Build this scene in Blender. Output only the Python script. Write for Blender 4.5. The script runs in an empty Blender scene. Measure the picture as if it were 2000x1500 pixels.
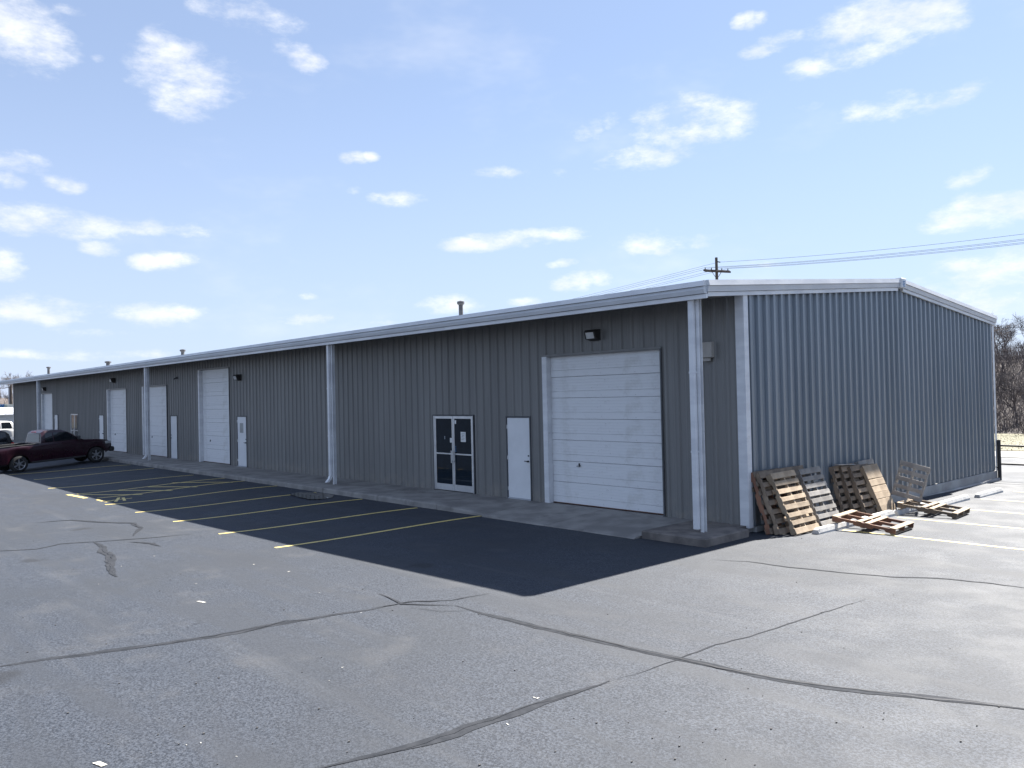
import bpy, bmesh, math, random
from mathutils import Vector, Matrix
random.seed(7)
S = bpy.context.scene
COL = S.collection
R = math.radians

# ------------------------------------------------------------------ camera
CAM = Vector((8.68966, -14.07443, 2.65354)); YAW, PITCH, ROLL, FPX = 0.83338, 0.01465, -0.02241, 1574.08
fw = Vector((-math.sin(YAW)*math.cos(PITCH), math.cos(YAW)*math.cos(PITCH), math.sin(PITCH)))
r0 = Vector((math.cos(YAW), math.sin(YAW), 0)); u0 = r0.cross(fw)
rt = r0*math.cos(ROLL)+u0*math.sin(ROLL); up = -r0*math.sin(ROLL)+u0*math.cos(ROLL)
cd = bpy.data.cameras.new('camera'); cam = bpy.data.objects.new('camera', cd); COL.objects.link(cam)
cd.sensor_width = 36; cd.lens = FPX/2000*36; cd.clip_start = .1; cd.clip_end = 3000
cam.matrix_world = Matrix(((rt.x, up.x, -fw.x, CAM.x), (rt.y, up.y, -fw.y, CAM.y), (rt.z, up.z, -fw.z, CAM.z), (0, 0, 0, 1)))
S.camera = cam
def ray(x, y): return fw+rt*((x-1000)/FPX)+up*((750-y)/FPX)
# ------------------------------------------------------------------ sun, sky, exposure
SUN = Vector((-.32, 5.01, 4.87)).normalized()
elev = math.asin(SUN.z); azi = math.atan2(SUN.x, SUN.y)
sd = bpy.data.lights.new('sun', 'SUN'); so = bpy.data.objects.new('sun', sd); COL.objects.link(so)
sd.energy = 5.0; sd.angle = R(.53); sd.color = (1, .955, .89)
so.rotation_euler = (-SUN).to_track_quat('-Z', 'Y').to_euler(); so.location = (0, 0, 40)
S.view_settings.view_transform = 'Standard'; S.view_settings.look = 'None'
S.view_settings.exposure = 1.82; S.view_settings.gamma = 1
W = bpy.data.worlds.new('World'); S.world = W; W.use_nodes = True
wt = W.node_tree; wt.nodes.clear()
class NT:
    def __init__(s, t): s.t = t
    def n(s, ty, **kw):
        o = s.t.nodes.new(ty)
        for k, v in kw.items():
            if k.startswith('i_'): o.inputs[int(k[2:]) if k[2:].isdigit() else k[2:].replace('_', ' ')].default_value = v
            else: setattr(o, k, v)
        return o
    def l(s, a, b): s.t.links.new(a, b)
    def math(s, op, a, b=None, c=None, clamp=False):
        o = s.n('ShaderNodeMath', operation=op); o.use_clamp = clamp
        for i, v in enumerate((a, b, c)):
            if v is None: continue
            if isinstance(v, (int, float)): o.inputs[i].default_value = v
            else: s.l(v, o.inputs[i])
        return o.outputs[0]
    def mix(s, f, a, b):
        o = s.n('ShaderNodeMix', data_type='RGBA')
        for i, v in ((0, f), (6, a), (7, b)):
            if isinstance(v, (int, float)): o.inputs[i].default_value = v
            elif isinstance(v, tuple): o.inputs[i].default_value = (*v, 1) if len(v) == 3 else v
            else: s.l(v, o.inputs[i])
        return o.outputs[2]
    def noise(s, vec, scale, detail=4, rough=.55, out=0):
        o = s.n('ShaderNodeTexNoise'); o.inputs['Scale'].default_value = scale
        o.inputs['Detail'].default_value = detail; o.inputs['Roughness'].default_value = rough
        if vec is not None: s.l(vec, o.inputs['Vector'])
        return o.outputs[out]
    def ss(s, v, lo, hi, a=0., b=1.):
        o = s.n('ShaderNodeMapRange', interpolation_type='SMOOTHSTEP')
        s.l(v, o.inputs[0])
        for i, x in ((1, lo), (2, hi), (3, a), (4, b)): o.inputs[i].default_value = x
        return o.outputs[0]
w = NT(wt)
sky = w.n('ShaderNodeTexSky', sky_type='NISHITA'); sky.sun_disc = False
sky.sun_elevation = elev; sky.sun_rotation = azi; sky.altitude = 200; sky.air_density = 1.0; sky.dust_density = .15; sky.ozone_density = 3.0
geo = w.n('ShaderNodeTexCoord'); D = geo.outputs['Generated']
dn = w.n('ShaderNodeVectorMath', operation='NORMALIZE'); w.l(D, dn.inputs[0]); D = dn.outputs[0]
# clouds: each one a lens-shaped patch of sky at its own azimuth and elevation, its edge broken by noise
mp = w.n('ShaderNodeMapping'); mp.inputs['Scale'].default_value = (1, 1, 2.3); w.l(D, mp.inputs['Vector'])
nz = w.math('ADD', w.noise(mp.outputs[0], 15, 7, .66), w.math('MULTIPLY', w.noise(mp.outputs[0], 5.5, 3, .6), .45))   # ~0.7 mean
sep = w.n('ShaderNodeSeparateXYZ'); w.l(D, sep.inputs[0])
AZ0 = .8                                           # azimuth counted from here, seam on the far side
ca, sa = math.cos(AZ0), math.sin(AZ0)
along = w.math('ADD', w.math('MULTIPLY', sep.outputs[0], -sa), w.math('MULTIPLY', sep.outputs[1], ca))
acrs = w.math('ADD', w.math('MULTIPLY', sep.outputs[0], ca), w.math('MULTIPLY', sep.outputs[1], sa))
phi = w.math('ARCTAN2', acrs, along); the = w.math('ARCSINE', sep.outputs[2])
cb = w.n('ShaderNodeCombineXYZ'); w.l(phi, cb.inputs[0]); w.l(the, cb.inputs[1]); AE = cb.outputs[0]
field = None
def cloud(d, a, b, strength):
    """distance from the cloud's centre in units of its half axes, smallest over all clouds"""
    global field
    d = d.normalized(); ph = math.atan2(d.x*ca+d.y*sa, -d.x*sa+d.y*ca); th = math.asin(d.z); a = a/max(.2, math.cos(th))
    o = w.n('ShaderNodeVectorMath', operation='MULTIPLY_ADD'); w.l(AE, o.inputs[0])
    o.inputs[1].default_value = (1/a, 1/b, 0); o.inputs[2].default_value = (-ph/a, -th/b, math.sqrt(max(0, 1.15-strength)))
    ln = w.n('ShaderNodeVectorMath', operation='LENGTH'); w.l(o.outputs[0], ln.inputs[0])
    field = ln.outputs['Value'] if field is None else w.math('MINIMUM', field, ln.outputs['Value'])
def tilted(x, y, a, b, t, s):
    """a slanting cloud is a chain of smaller overlapping ones"""
    if abs(t) < .08: return [(x, y, a, b, s)]
    n = 3; return [(x+k*a*.55*math.cos(t), y-k*a*.55*math.sin(t), a*.55, b*(.95 if k == 0 else .75), s) for k in (-1, 0, 1)]
CL = [(50,65,85,60,-.5,1),(368,140,88,62,0,1.15),(305,75,28,18,0,.7),(578,112,56,26,-.5,.8),(470,25,110,36,-.3,.5),(130,15,35,12,0,.5),
 (190,113,15,9,0,.5),(40,318,48,18,0,.9),(18,352,32,18,-.3,.7),(128,360,40,19,-.3,.7),(150,434,190,24,0,1.15),(325,508,60,20,.1,.95),(196,486,34,14,0,.8),
 (12,520,34,26,0,.9),(105,605,110,28,0,.9),(300,612,85,22,0,.85),(150,650,75,12,0,.6),(590,622,75,18,0,.7),(700,308,36,12,.1,.9),(780,390,54,16,0,1.),
 (692,370,20,10,0,.6),(1000,468,145,17,.13,.95),(1285,475,95,22,0,.95),(1350,245,110,46,.1,1.1),(1235,306,84,24,0,.9),(1165,250,48,26,.3,.8),(1093,337,30,11,0,.8),
 (1765,203,120,26,.2,.95),(1735,40,130,48,.2,1.),(1650,112,100,24,.35,.85),(1512,85,62,16,.4,.7),(1465,38,32,18,.2,.6),(880,596,62,18,0,.8),(1135,550,62,24,.2,.8),
 (1020,588,48,10,0,.7),(1930,412,120,30,.25,.95),(1965,530,100,35,0,.8),(1900,580,140,40,0,.7),(1475,515,80,15,0,.8),(980,335,65,14,0,.5),(1580,212,42,15,0,.45),
 (1890,345,42,18,.4,.45),(1100,515,36,10,.2,.5),(220,692,150,13,0,.55),(600,580,24,8,0,.5),(750,632,50,9,0,.45),(60,690,70,10,0,.5)]
for c_ in CL:
    for (x, y, a, b, s) in tilted(*c_): cloud(ray(x, y), a*1.15/FPX, b*1.2/FPX, s+.14)
rs = random.Random(3)
for k in range(24):            # the same kind of sky goes on outside the view
    az = R(97+rs.uniform(0, 262)) ; el = R(rs.choice((8, 14, 20, 28, 38, 52))+rs.uniform(-4, 4))
    d = Vector((-math.sin(az)*math.cos(el), math.cos(az)*math.cos(el), math.sin(el)))
    k_ = rs.uniform(.6, 1.8); cloud(d, .055*k_, .017*k_, rs.uniform(.6, 1.05))
cm = w.math('ADD', w.math('SUBTRACT', 1, w.math('MULTIPLY', field, field)), w.math('MULTIPLY', w.math('SUBTRACT', nz, .745), 4.0))
mask = w.ss(cm, -.1, 1.7)
wisps = w.math('MULTIPLY', w.ss(w.noise(mp.outputs[0], 3.1, 5, .62), .52, .82), .35)
mask = w.math('MAXIMUM', mask, wisps)
shade = w.mix(w.ss(w.noise(mp.outputs[0], 14, 2), .35, .65), (6.4, 6.6, 7.1), (7.8, 7.8, 7.8))
skyc = w.mix(w.ss(sep.outputs[2], .42, -.02, .42, .85), sky.outputs[0], (4.1, 4.9, 6.8))      # pale haze low in the sky, all round
colr = w.mix(w.math('MULTIPLY', mask, .9), skyc, shade)
bg = w.n('ShaderNodeBackground'); w.l(colr, bg.inputs[0]); bg.inputs[1].default_value = .045
W.cycles.sampling_method = 'MANUAL'; W.cycles.sample_map_resolution = 256
wo = w.n('ShaderNodeOutputWorld'); w.l(bg.outputs[0], wo.inputs[0])

# ------------------------------------------------------------------ helpers
def sstep(a, b, t):
    t = max(0, min(1, (t-a)/(b-a))); return t*t*(3-2*t)
def lerp_tab(tab, x):
    for (x0, z0), (x1, z1) in zip(tab, tab[1:]):
        if x0 <= x <= x1: return z0+(z1-z0)*(x-x0)/(x1-x0)
    return tab[0][1] if x < tab[0][0] else tab[-1][1]
def zg(x, y):
    A = lerp_tab([(-32, .21), (-15, .19), (-6, .09), (0, 0)], x)
    B = sstep(-1.9, -6.6, y) if y < -1.9 else 0
    B = max(0, min(1, (-1.9-y)/4.7)); B = B*B*(3-2*B)
    z = -.15-A*B
    if y > 0: z -= .0145*min(y, 15)
    if y > 15: z -= .004*min(y-15, 20)
    return z
def px_ground(x, y, dz=0):
    d = ray(x, y); z = -.15
    for _ in range(30):
        t = (z-CAM.z)/d.z; P = CAM+d*t; z = zg(P.x, P.y)
    return Vector((P.x, P.y, z+dz))
def px_depth(x, y, dep): return CAM+ray(x, y)*dep
def px_wall(x, y, Y):
    d = ray(x, y); return CAM+d*((Y-CAM.y)/d.y)

MATS = {}
def mat(name, c1, c2=None, rough=.6, metal=0., scale=4, bump=0., bscale=None, spec=.5, rnd=0., stretch=(1, 1, 1), coat=0, detail=5, lo=.35, hi=.65):
    if name in MATS: return MATS[name]
    m = bpy.data.materials.new(name); m.use_nodes = True; t = NT(m.node_tree)
    p = m.node_tree.nodes['Principled BSDF']; p.inputs['Roughness'].default_value = rough; p.inputs['Metallic'].default_value = metal
    p.inputs['Specular IOR Level'].default_value = spec; p.inputs['Coat Weight'].default_value = coat
    tc = t.n('ShaderNodeTexCoord'); mpg = t.n('ShaderNodeMapping'); mpg.inputs['Scale'].default_value = stretch; t.l(tc.outputs['Object'], mpg.inputs[0])
    v = mpg.outputs[0]
    c2 = c2 or tuple(x*.8 for x in c1)
    f = t.ss(t.noise(v, scale, detail), lo, hi)
    c = t.mix(f, c1, c2)
    if rnd:
        oi = t.n('ShaderNodeObjectInfo'); hs = t.n('ShaderNodeHueSaturation'); t.l(c, hs.inputs['Color'])
        t.l(t.math('MULTIPLY_ADD', oi.outputs['Random'], 2*rnd, 1-rnd), hs.inputs['Value']); c = hs.outputs[0]
    t.l(c, p.inputs['Base Color'])
    rr = t.math('MULTIPLY_ADD', t.noise(v, scale*2.3, 3), .2, rough-.1, clamp=True); t.l(rr, p.inputs['Roughness'])
    if bump:
        b = t.n('ShaderNodeBump'); b.inputs['Strength'].default_value = bump; b.inputs['Distance'].default_value = .01
        t.l(t.noise(v, bscale or scale*6, 4), b.inputs['Height']); t.l(b.outputs[0], p.inputs['Normal'])
    MATS[name] = m; return m

def wear(m, col, scale, lo, hi, amt, zfade=None):
    """chips or splashed dirt of a given colour, broken up by noise"""
    t = NT(m.node_tree); p = m.node_tree.nodes['Principled BSDF']; src = p.inputs['Base Color'].links[0].from_socket
    tc = t.n('ShaderNodeTexCoord'); f = t.math('MULTIPLY', t.ss(t.noise(tc.outputs['Object'], scale, 5, .65), lo, hi), amt)
    if zfade:
        sp = t.n('ShaderNodeSeparateXYZ'); t.l(tc.outputs['Object'], sp.inputs[0]); f = t.math('MULTIPLY', f, t.ss(sp.outputs[2], zfade, 0.))
    t.l(t.mix(f, src, col), p.inputs['Base Color'])
def emesh(name, verts, faces, m, smooth=False):
    me = bpy.data.meshes.new(name); me.from_pydata([tuple(v) for v in verts], [], faces); me.update()
    if m is not None:
        for x in (m if isinstance(m, (list, tuple)) else [m]): me.materials.append(x)
    if smooth:
        for p in me.polygons: p.use_smooth = True
    return me
def link(name, me, parent=None, loc=None, rot=None):
    o = bpy.data.objects.new(name, me); COL.objects.link(o)
    if parent: o.parent = parent
    if loc is not None: o.location = loc
    if rot is not None: o.rotation_euler = rot
    return o
def empty(name, loc=(0, 0, 0), rot=(0, 0, 0), parent=None):
    o = bpy.data.objects.new(name, None); COL.objects.link(o); o.location = loc; o.rotation_euler = rot; o.empty_display_size = .2
    if parent: o.parent = parent
    return o
def tag(o, label=None, cat=None, group=None, kind=None):
    if label: o['label'] = label
    if cat: o['category'] = cat
    if group: o['group'] = group
    if kind: o['kind'] = kind
    return o
class MB:
    def __init__(s): s.v = []; s.f = []
    def quad(s, *ps):
        i = len(s.v); s.v += [Vector(p) for p in ps]; s.f.append(tuple(range(i, i+len(ps))))
    def box(s, a, b, bev=0, M=None):
        a = Vector(a); b = Vector(b); i = len(s.v)
        if bev:
            x0, y0, z0 = a; x1, y1, z1 = b; e = min(bev, abs(x1-x0)*.45, abs(y1-y0)*.45, abs(z1-z0)*.45)
            bm = bmesh.new(); bmesh.ops.create_cube(bm, size=1)
            for v in bm.verts: v.co = Vector((x0+(v.co.x+.5)*(x1-x0), y0+(v.co.y+.5)*(y1-y0), z0+(v.co.z+.5)*(z1-z0)))
            bmesh.ops.bevel(bm, geom=bm.edges[:], offset=e, segments=1, affect='EDGES')
            bm.verts.index_update()
            vs = [v.co.copy() for v in bm.verts]; fs = [tuple(i+v.index for v in f.verts) for f in bm.faces]; bm.free()
        else:
            vs = [Vector((x, y, z)) for z in (a.z, b.z) for y in (a.y, b.y) for x in (a.x, b.x)]
            fs = [tuple(i+k for k in q) for q in ((0, 2, 3, 1), (4, 5, 7, 6), (0, 1, 5, 4), (2, 6, 7, 3), (0, 4, 6, 2), (1, 3, 7, 5))]
        if M is not None: vs = [M @ v for v in vs]
        s.v += vs; s.f += fs; return s
    def tube(s, pts, rad, n=6, cap=True):
        pts = [Vector(p) for p in pts]; i0 = len(s.v)
        rads = rad if isinstance(rad, (list, tuple)) else [rad]*len(pts)
        for k, p in enumerate(pts):
            t = (pts[min(k+1, len(pts)-1)]-pts[max(k-1, 0)])
            t = t.normalized() if t.length > 1e-9 else Vector((0, 0, 1))
            a = t.orthogonal().normalized() if abs(t.z) > .95 else t.cross(Vector((0, 0, 1))).normalized()
            b = t.cross(a)
            for j in range(n):
                an = 2*math.pi*j/n; s.v.append(p+(a*math.cos(an)+b*math.sin(an))*rads[k])
        for k in range(len(pts)-1):
            for j in range(n):
                q = i0+k*n; s.f.append((q+j, q+(j+1) % n, q+n+(j+1) % n, q+n+j))
        if cap:
            s.f.append(tuple(i0+j for j in reversed(range(n)))); s.f.append(tuple(i0+(len(pts)-1)*n+j for j in range(n)))
        return s
    def extrude(s, prof, axis_pts, closed=False):
        """prof: list of 2-tuples; axis_pts: function list mapping (u,v)->Vector at each end"""
        i0 = len(s.v); n = len(prof)
        for fn in axis_pts: s.v += [Vector(fn(*q)) for q in prof]
        for k in range(len(axis_pts)-1):
            for j in range(n if closed else n-1):
                a = i0+k*n+j; b = i0+k*n+(j+1) % n; s.f.append((a, b, b+n, a+n))
        if closed:
            s.f.append(tuple(i0+j for j in reversed(range(n)))); e = i0+(len(axis_pts)-1)*n; s.f.append(tuple(e+j for j in range(n)))
        return s
    def build(s, name, m, parent=None, smooth=False):
        return link(name, emesh(name, s.v, s.f, m, smooth), parent)
def copy_tree(o, parent=None):
    c = o.copy(); COL.objects.link(c); c.parent = parent
    for ch in list(o.children): copy_tree(ch, c)
    return c

# ------------------------------------------------------------------ materials
def asphalt():
    m = bpy.data.materials.new('asphalt'); m.use_nodes = True; t = NT(m.node_tree); p = m.node_tree.nodes['Principled BSDF']
    tc = t.n('ShaderNodeTexCoord'); v = tc.outputs['Object']
    fine = t.noise(v, 42, 4, .75); grain = t.noise(v, 110, 2, .6); big = t.noise(v, .22, 4, .55); mid = t.noise(v, 1.3, 5, .6)
    st = t.n('ShaderNodeMapping'); st.inputs['Rotation'].default_value = (0, 0, .5); st.inputs['Scale'].default_value = (.25, 1.6, 1); t.l(v, st.inputs[0])
    streak = t.noise(st.outputs[0], .9, 5, .6)
    c = t.mix(t.ss(fine, .36, .66), (.008, .0115, .019), (.060, .070, .089))
    c = t.mix(t.math('MULTIPLY', t.ss(grain, .56, .72), .55), c, (.14, .142, .15))
    c = t.mix(t.math('MULTIPLY', t.ss(streak, .46, .62), .6), c, (.036, .040, .048))
    st2 = t.n('ShaderNodeMapping'); st2.inputs['Rotation'].default_value = (0, 0, -.35); st2.inputs['Scale'].default_value = (.18, 2.2, 1); t.l(v, st2.inputs[0])
    c = t.mix(t.math('MULTIPLY', t.ss(t.noise(st2.outputs[0], 1.1, 5, .65), .54, .72), .24), c, (.085, .088, .095))
    c = t.mix(t.math('MULTIPLY', t.ss(big, .45, .62), .45), c, (.032, .036, .043))
    c = t.mix(t.math('MULTIPLY', t.ss(mid, .55, .75), .3), c, (.085, .085, .088))
    vo = t.n('ShaderNodeTexVoronoi'); vo.inputs['Scale'].default_value = .42; ws_ = t.n('ShaderNodeVectorMath', operation='ADD')
    nzv = t.n('ShaderNodeTexNoise'); nzv.inputs['Scale'].default_value = 2.2; nzv.inputs['Detail'].default_value = 4; t.l(v, nzv.inputs['Vector']); t.l(v, ws_.inputs[0]); sc_ = t.n('ShaderNodeVectorMath', operation='SCALE'); sc_.inputs['Scale'].default_value = .55; t.l(nzv.outputs['Color'], sc_.inputs[0]); t.l(sc_.outputs[0], ws_.inputs[1]); t.l(ws_.outputs[0], vo.inputs['Vector'])
    c = t.mix(t.math('MULTIPLY', t.ss(vo.outputs['Distance'], .13, .04), .55), c, (.014, .014, .015))      # old oil drips
    t.l(c, p.inputs['Base Color'])
    t.l(t.math('MULTIPLY_ADD', t.ss(mid, .3, .7), .1, .68), p.inputs['Roughness']); p.inputs['Specular IOR Level'].default_value = .33
    b = t.n('ShaderNodeBump'); b.inputs['Strength'].default_value = .55; b.inputs['Distance'].default_value = .006
    h = t.math('ADD', t.math('MULTIPLY', fine, .9), t.math('MULTIPLY', grain, .5)); t.l(h, b.inputs['Height']); t.l(b.outputs[0], p.inputs['Normal'])
    return m
M_ASPH = asphalt()
M_SEAL = mat('crack_sealant', (.021, .024, .030), (.034, .037, .044), rough=.9, scale=9, bump=.2, spec=.2)
M_YEL = mat('yellow_paint', (.68, .54, .19), (.40, .33, .15), rough=.6, scale=7, bump=.2, detail=8, lo=.52, hi=.8)
M_CONC = mat('concrete', (.30, .285, .265), (.20, .19, .18), rough=.85, scale=1.6, bump=.25, bscale=40, detail=9, rnd=.06)
M_CONC2 = mat('old_concrete', (.21, .185, .165), (.11, .098, .09), rough=.85, scale=2.2, bump=.3, bscale=30, detail=9)
M_FND = mat('pale_foundation', (.40, .395, .38), (.28, .27, .26), rough=.85, scale=1.5, bump=.3, bscale=25, detail=9)
M_STOP = mat('stop_concrete', (.62, .61, .58), (.46, .45, .43), rough=.8, scale=5, bump=.2, bscale=40)
M_WALL = mat('charcoal_siding', (.205, .203, .196), (.178, .177, .172), rough=.42, scale=.8, rnd=.06, bump=.12, bscale=1.3, stretch=(3, 3, .25), spec=.4)
M_GABLE = mat('bluegrey_siding', (.21, .24, .272), (.178, .208, .24), rough=.36, metal=.35, scale=.8, rnd=.05, stretch=(3, 3, .25), spec=.5, bump=.12, bscale=1.3)
M_TRIM = mat('white_trim', (.72, .73, .74), (.60, .61, .63), rough=.4, scale=1.2, stretch=(1, 1, 3))
M_TRIM3 = mat('gutter_white', (.60, .62, .64), (.54, .56, .585), rough=.4, scale=1.2)
M_TRIM2 = mat('grey_trim', (.45, .47, .50), (.38, .40, .43), rough=.4, scale=1.2)
M_DOORW = mat('white_door_paint', (.74, .75, .76), (.68, .69, .70), rough=.45, scale=1.5)
M_OHD = mat('white_sectional', (.74, .745, .75), (.66, .66, .67), rough=.45, scale=6, detail=9, lo=.55, hi=.8, stretch=(.4, 1, 3))
M_DARKTRIM = mat('dark_frame', (.075, .078, .085), rough=.5)
M_ALU = mat('aluminium', (.62, .63, .64), (.54, .55, .56), rough=.35, metal=.6, scale=3)
M_BLACK = mat('black_metal', (.018, .018, .02), rough=.45)
M_BRONZE = mat('dark_bronze', (.03, .028, .027), rough=.45)
M_LENS = mat('lamp_lens', (.62, .62, .60), (.5, .5, .5), rough=.25)
M_BEIGE = mat('beige_box', (.40, .375, .34), (.36, .335, .30), rough=.6)
M_PAPER = mat('paper', (.8, .8, .78), rough=.8)
M_INK = mat('ink', (.25, .26, .28), rough=.8)
M_BLUE = mat('logo_blue', (.10, .25, .48), rough=.5)
M_GALV = mat('galvanised', (.42, .43, .44), (.3, .31, .32), rough=.45, metal=.5, scale=5)
M_VENT = mat('weathered_vent', (.13, .13, .135), (.08, .08, .085), rough=.6, metal=.3, scale=5)
M_POLE = mat('pole_wood', (.10, .085, .075), (.06, .052, .048), rough=.9, scale=3, stretch=(6, 6, .4), bump=.2)
M_WIRE = mat('wire', (.09, .09, .10), rough=.6)
M_DIRT = mat('dry_ground', (.095, .093, .085), (.07, .07, .062), rough=.95, scale=.5, bump=.3, bscale=6, detail=9)
M_GRASS = mat('dry_grass', (.20, .175, .11), (.13, .125, .07), rough=.9, scale=.7, rnd=.1)
M_ROAD = mat('pale_road', (.36, .35, .335), (.28, .275, .265), rough=.85, scale=1, detail=8)
M_HILL = mat('leaf_litter', (.13, .108, .10), (.08, .068, .064), rough=.95, scale=.6, bump=.5, bscale=3, detail=9)
M_BARK = mat('bare_bark', (.15, .13, .128), (.09, .078, .078), rough=.95, scale=3, rnd=.25)
def glass_mat(name, c, rough=.03):
    m = mat(name, c, rough=rough, spec=.18); return m
M_GLASS = glass_mat('dark_glazing', (.012, .02, .03))
def woodmat(name, a, b):
    return mat(name, a, b, rough=.85, scale=3.5, stretch=(1, 1, 1), bump=.35, bscale=22, rnd=.28, detail=9)
wear(M_OHD, (.30, .29, .28), 16, .66, .72, .7); wear(M_OHD, (.5, .49, .46), 2.2, .5, .75, .45)
wear(M_WALL, (.30, .27, .23), 3, .35, .7, .5, .55); wear(M_GABLE, (.34, .32, .29), 3, .35, .7, .45, .6)
wear(M_CONC, (.09, .08, .075), 1.1, .55, .75, .7); wear(M_TRIM, (.36, .34, .31), 5, .6, .8, .4)
M_WTAN = woodmat('tan_wood', (.46, .36, .25), (.33, .25, .17))
M_WGREY = woodmat('grey_wood', (.33, .31, .28), (.23, .215, .20))
M_WBRN = woodmat('brown_wood', (.27, .205, .145), (.17, .13, .095))
M_WRED = woodmat('red_wood', (.23, .115, .07), (.16, .08, .052))

# ------------------------------------------------------------------ ground
def axis(vals):
    out = []
    for a, b, st in vals:
        n = max(1, round((b-a)/st)); out += [a+(b-a)*i/n for i in range(n)]
    return out+[vals[-1][1]]
gx = axis([(-900, -200, 100), (-200, -112, 22), (-112, -80, 8), (-80, -36, 2), (-36, 4, .5), (4, 40, 3), (40, 200, 20), (200, 900, 100)])
gy = axis([(-900, -200, 100), (-200, -40, 20), (-40, -8, 2), (-8, 0, .25), (0, 40, 1), (40, 100, 10), (100, 900, 100)])
def sheet(name, xs, ys, m, dz=0):
    v = [(x, y, zg(x, y)+dz) for y in ys for x in xs]; n = len(xs)
    f = [(j*n+i, j*n+i+1, (j+1)*n+i+1, (j+1)*n+i) for j in range(len(ys)-1) for i in range(n-1)]
    return link(name, emesh(name, v, f, m, True))
ground = tag(sheet('ground', gx, gy, M_DIRT, -.012), kind='structure')
lot = tag(sheet('parking_lot', [x for x in gx if -112 <= x <= 120], [y for y in gy if -200 <= y <= 24], M_ASPH), kind='structure')
road = tag(sheet('road', axis([(-160, 90, 5)]), axis([(24.3, 28, .5)]), M_ROAD, .004), kind='structure')
verge = tag(sheet('grass_verge', axis([(-160, 90, 3)]), axis([(28, 43, .5)]), M_GRASS, .03), kind='structure')

def ribbon(name, pts, width, m, dz, parent, jitter=0, wj=0, taper=0):
    """flat strip that follows the ground through world points"""
    P = []
    for a, b in zip(pts, pts[1:]):
        n = max(1, int((b-a).length/.12))
        P += [a.lerp(b, i/n) for i in range(n)]
    P.append(pts[-1]); v = []; f = []; ph = [random.uniform(0, 6) for _ in range(4)]
    for i, p in enumerate(P):
        t = (P[min(i+1, len(P)-1)]-P[max(i-1, 0)]); t.z = 0; t.normalize(); nrm = Vector((-t.y, t.x, 0))
        if jitter: o = nrm*(jitter*(math.sin(i*.9+ph[0])*.5+math.sin(i*.37+ph[1])+random.uniform(-.35, .35)*(3 if width < .06 else 1)))
        else: o = Vector((0, 0, 0))
        wl = width*(1+wj*(math.sin(i*.63+ph[2])*.5+random.uniform(-.5, .5))); wr = width*(1+wj*(math.sin(i*.41+ph[3])*.5+random.uniform(-.5, .5)))
        if taper: k_ = min(1, .12+min(i, len(P)-1-i)/taper); wl *= k_; wr *= k_
        for sgn, ww in ((1, wl), (-1, wr)):
            q = p+o+nrm*(sgn*ww/2); v.append((q.x, q.y, zg(q.x, q.y)+dz))
        if i: k = 2*i; f.append((k-2, k-1, k+1, k))
    return link(name, emesh(name, v, f, m), parent)
def pxpts(l): return [px_ground(*q) for q in l]
ST = [((537,1070),(945,1007)),((427,1043),(815,992)),((338,1019),(708,975)),((264,1001),(618,962)),((205,986),(543,949)),((189,973),(484,939)),((150,965),(440,934)),((94,954),(378,928)),((66,937),(301,915)),((17,927),(255,908))]
for a, b in ST:
    A, B = px_ground(*a), px_ground(*b)
    ribbon('parking_line', [A, B], .115, M_YEL, .004, lot, 0, .06)
for a, b in [((160,966),(278,966)),((231,958),(336,958)),((290,951),(385,951)),((336,943),(455,942))]:
    ribbon('hatch_line', pxpts([a, b]), .10, M_YEL, .0045, lot, 0, .08)
ribbon('stop_bar', pxpts([(133,966),(168,973)]), .16, M_YEL, .004, lot, 0, .1)
for seg in ([(190,976),(200,979),(214,978)], [(206,981),(222,977),(240,975),(258,973)], [(226,980),(232,972)], [(244,978),(240,972)]):
    ribbon('stall_symbol', pxpts(seg), .09, M_YEL, .004, lot, 0, .2)
for y, xa in ((-.9, 1.2), (1.6, 1.15), (4.1, 1.2), (6.47, 1.5), (8.85, 1.35), (11.25, 1.4), (13.6, 1.4)):
    if y > 0: ribbon('parking_line', [Vector((xa, y, 0)), Vector((6.4, y+.08, 0))], .10, M_YEL, .004, lot, 0, .06)
SEAL = [([(-60,1312),(0,1302),(100,1285),(250,1268),(420,1243),(520,1222),(620,1207),(720,1192),(770,1180)], .12, .02),
 ([(890,1183),(960,1203),(1050,1225),(1150,1248),(1250,1270),(1330,1288),(1430,1310),(1530,1330),(1640,1345),(1780,1360),(2000,1385),(2100,1397)], .10, .015),
 ([(600,1510),(640,1500),(740,1475),(860,1440),(960,1405),(1080,1370),(1170,1338),(1190,1330)], .13, .02),
 ([(1190,1330),(1260,1310),(1320,1290),(1400,1260),(1490,1235),(1600,1200),(1690,1170)], .02, .012),
 ([(1390,1093),(1460,1097),(1540,1108),(1640,1118),(1740,1127),(1830,1130),(1920,1138),(2000,1148),(2100,1156)], .045, .012),
 ([(-50,1078),(0,1076),(70,1073),(119,1063),(175,1059),(245,1054),(315,1049),(378,1043)], .07, .02),
 ([(182,1059),(199,1068),(203,1078),(220,1085),(210,1096),(219,1110),(227,1127)], .17, .025),
 ([(60,1022),(140,1016),(210,1021),(259,1022),(276,1031),(262,1042),(261,1047)], .12, .02),
 ([(252,1059),(297,1062),(315,1067)], .16, .02),
 ([(740,1160),(785,1180),(830,1181),(890,1183)], .07, .015), ([(720,1190),(800,1176),(880,1172),(960,1160)], .05, .015),
 ([(480,1236),(560,1213),(640,1206)], .04, .02), ([(800,1187),(860,1195),(930,1192)], .03, .015)]
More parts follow.
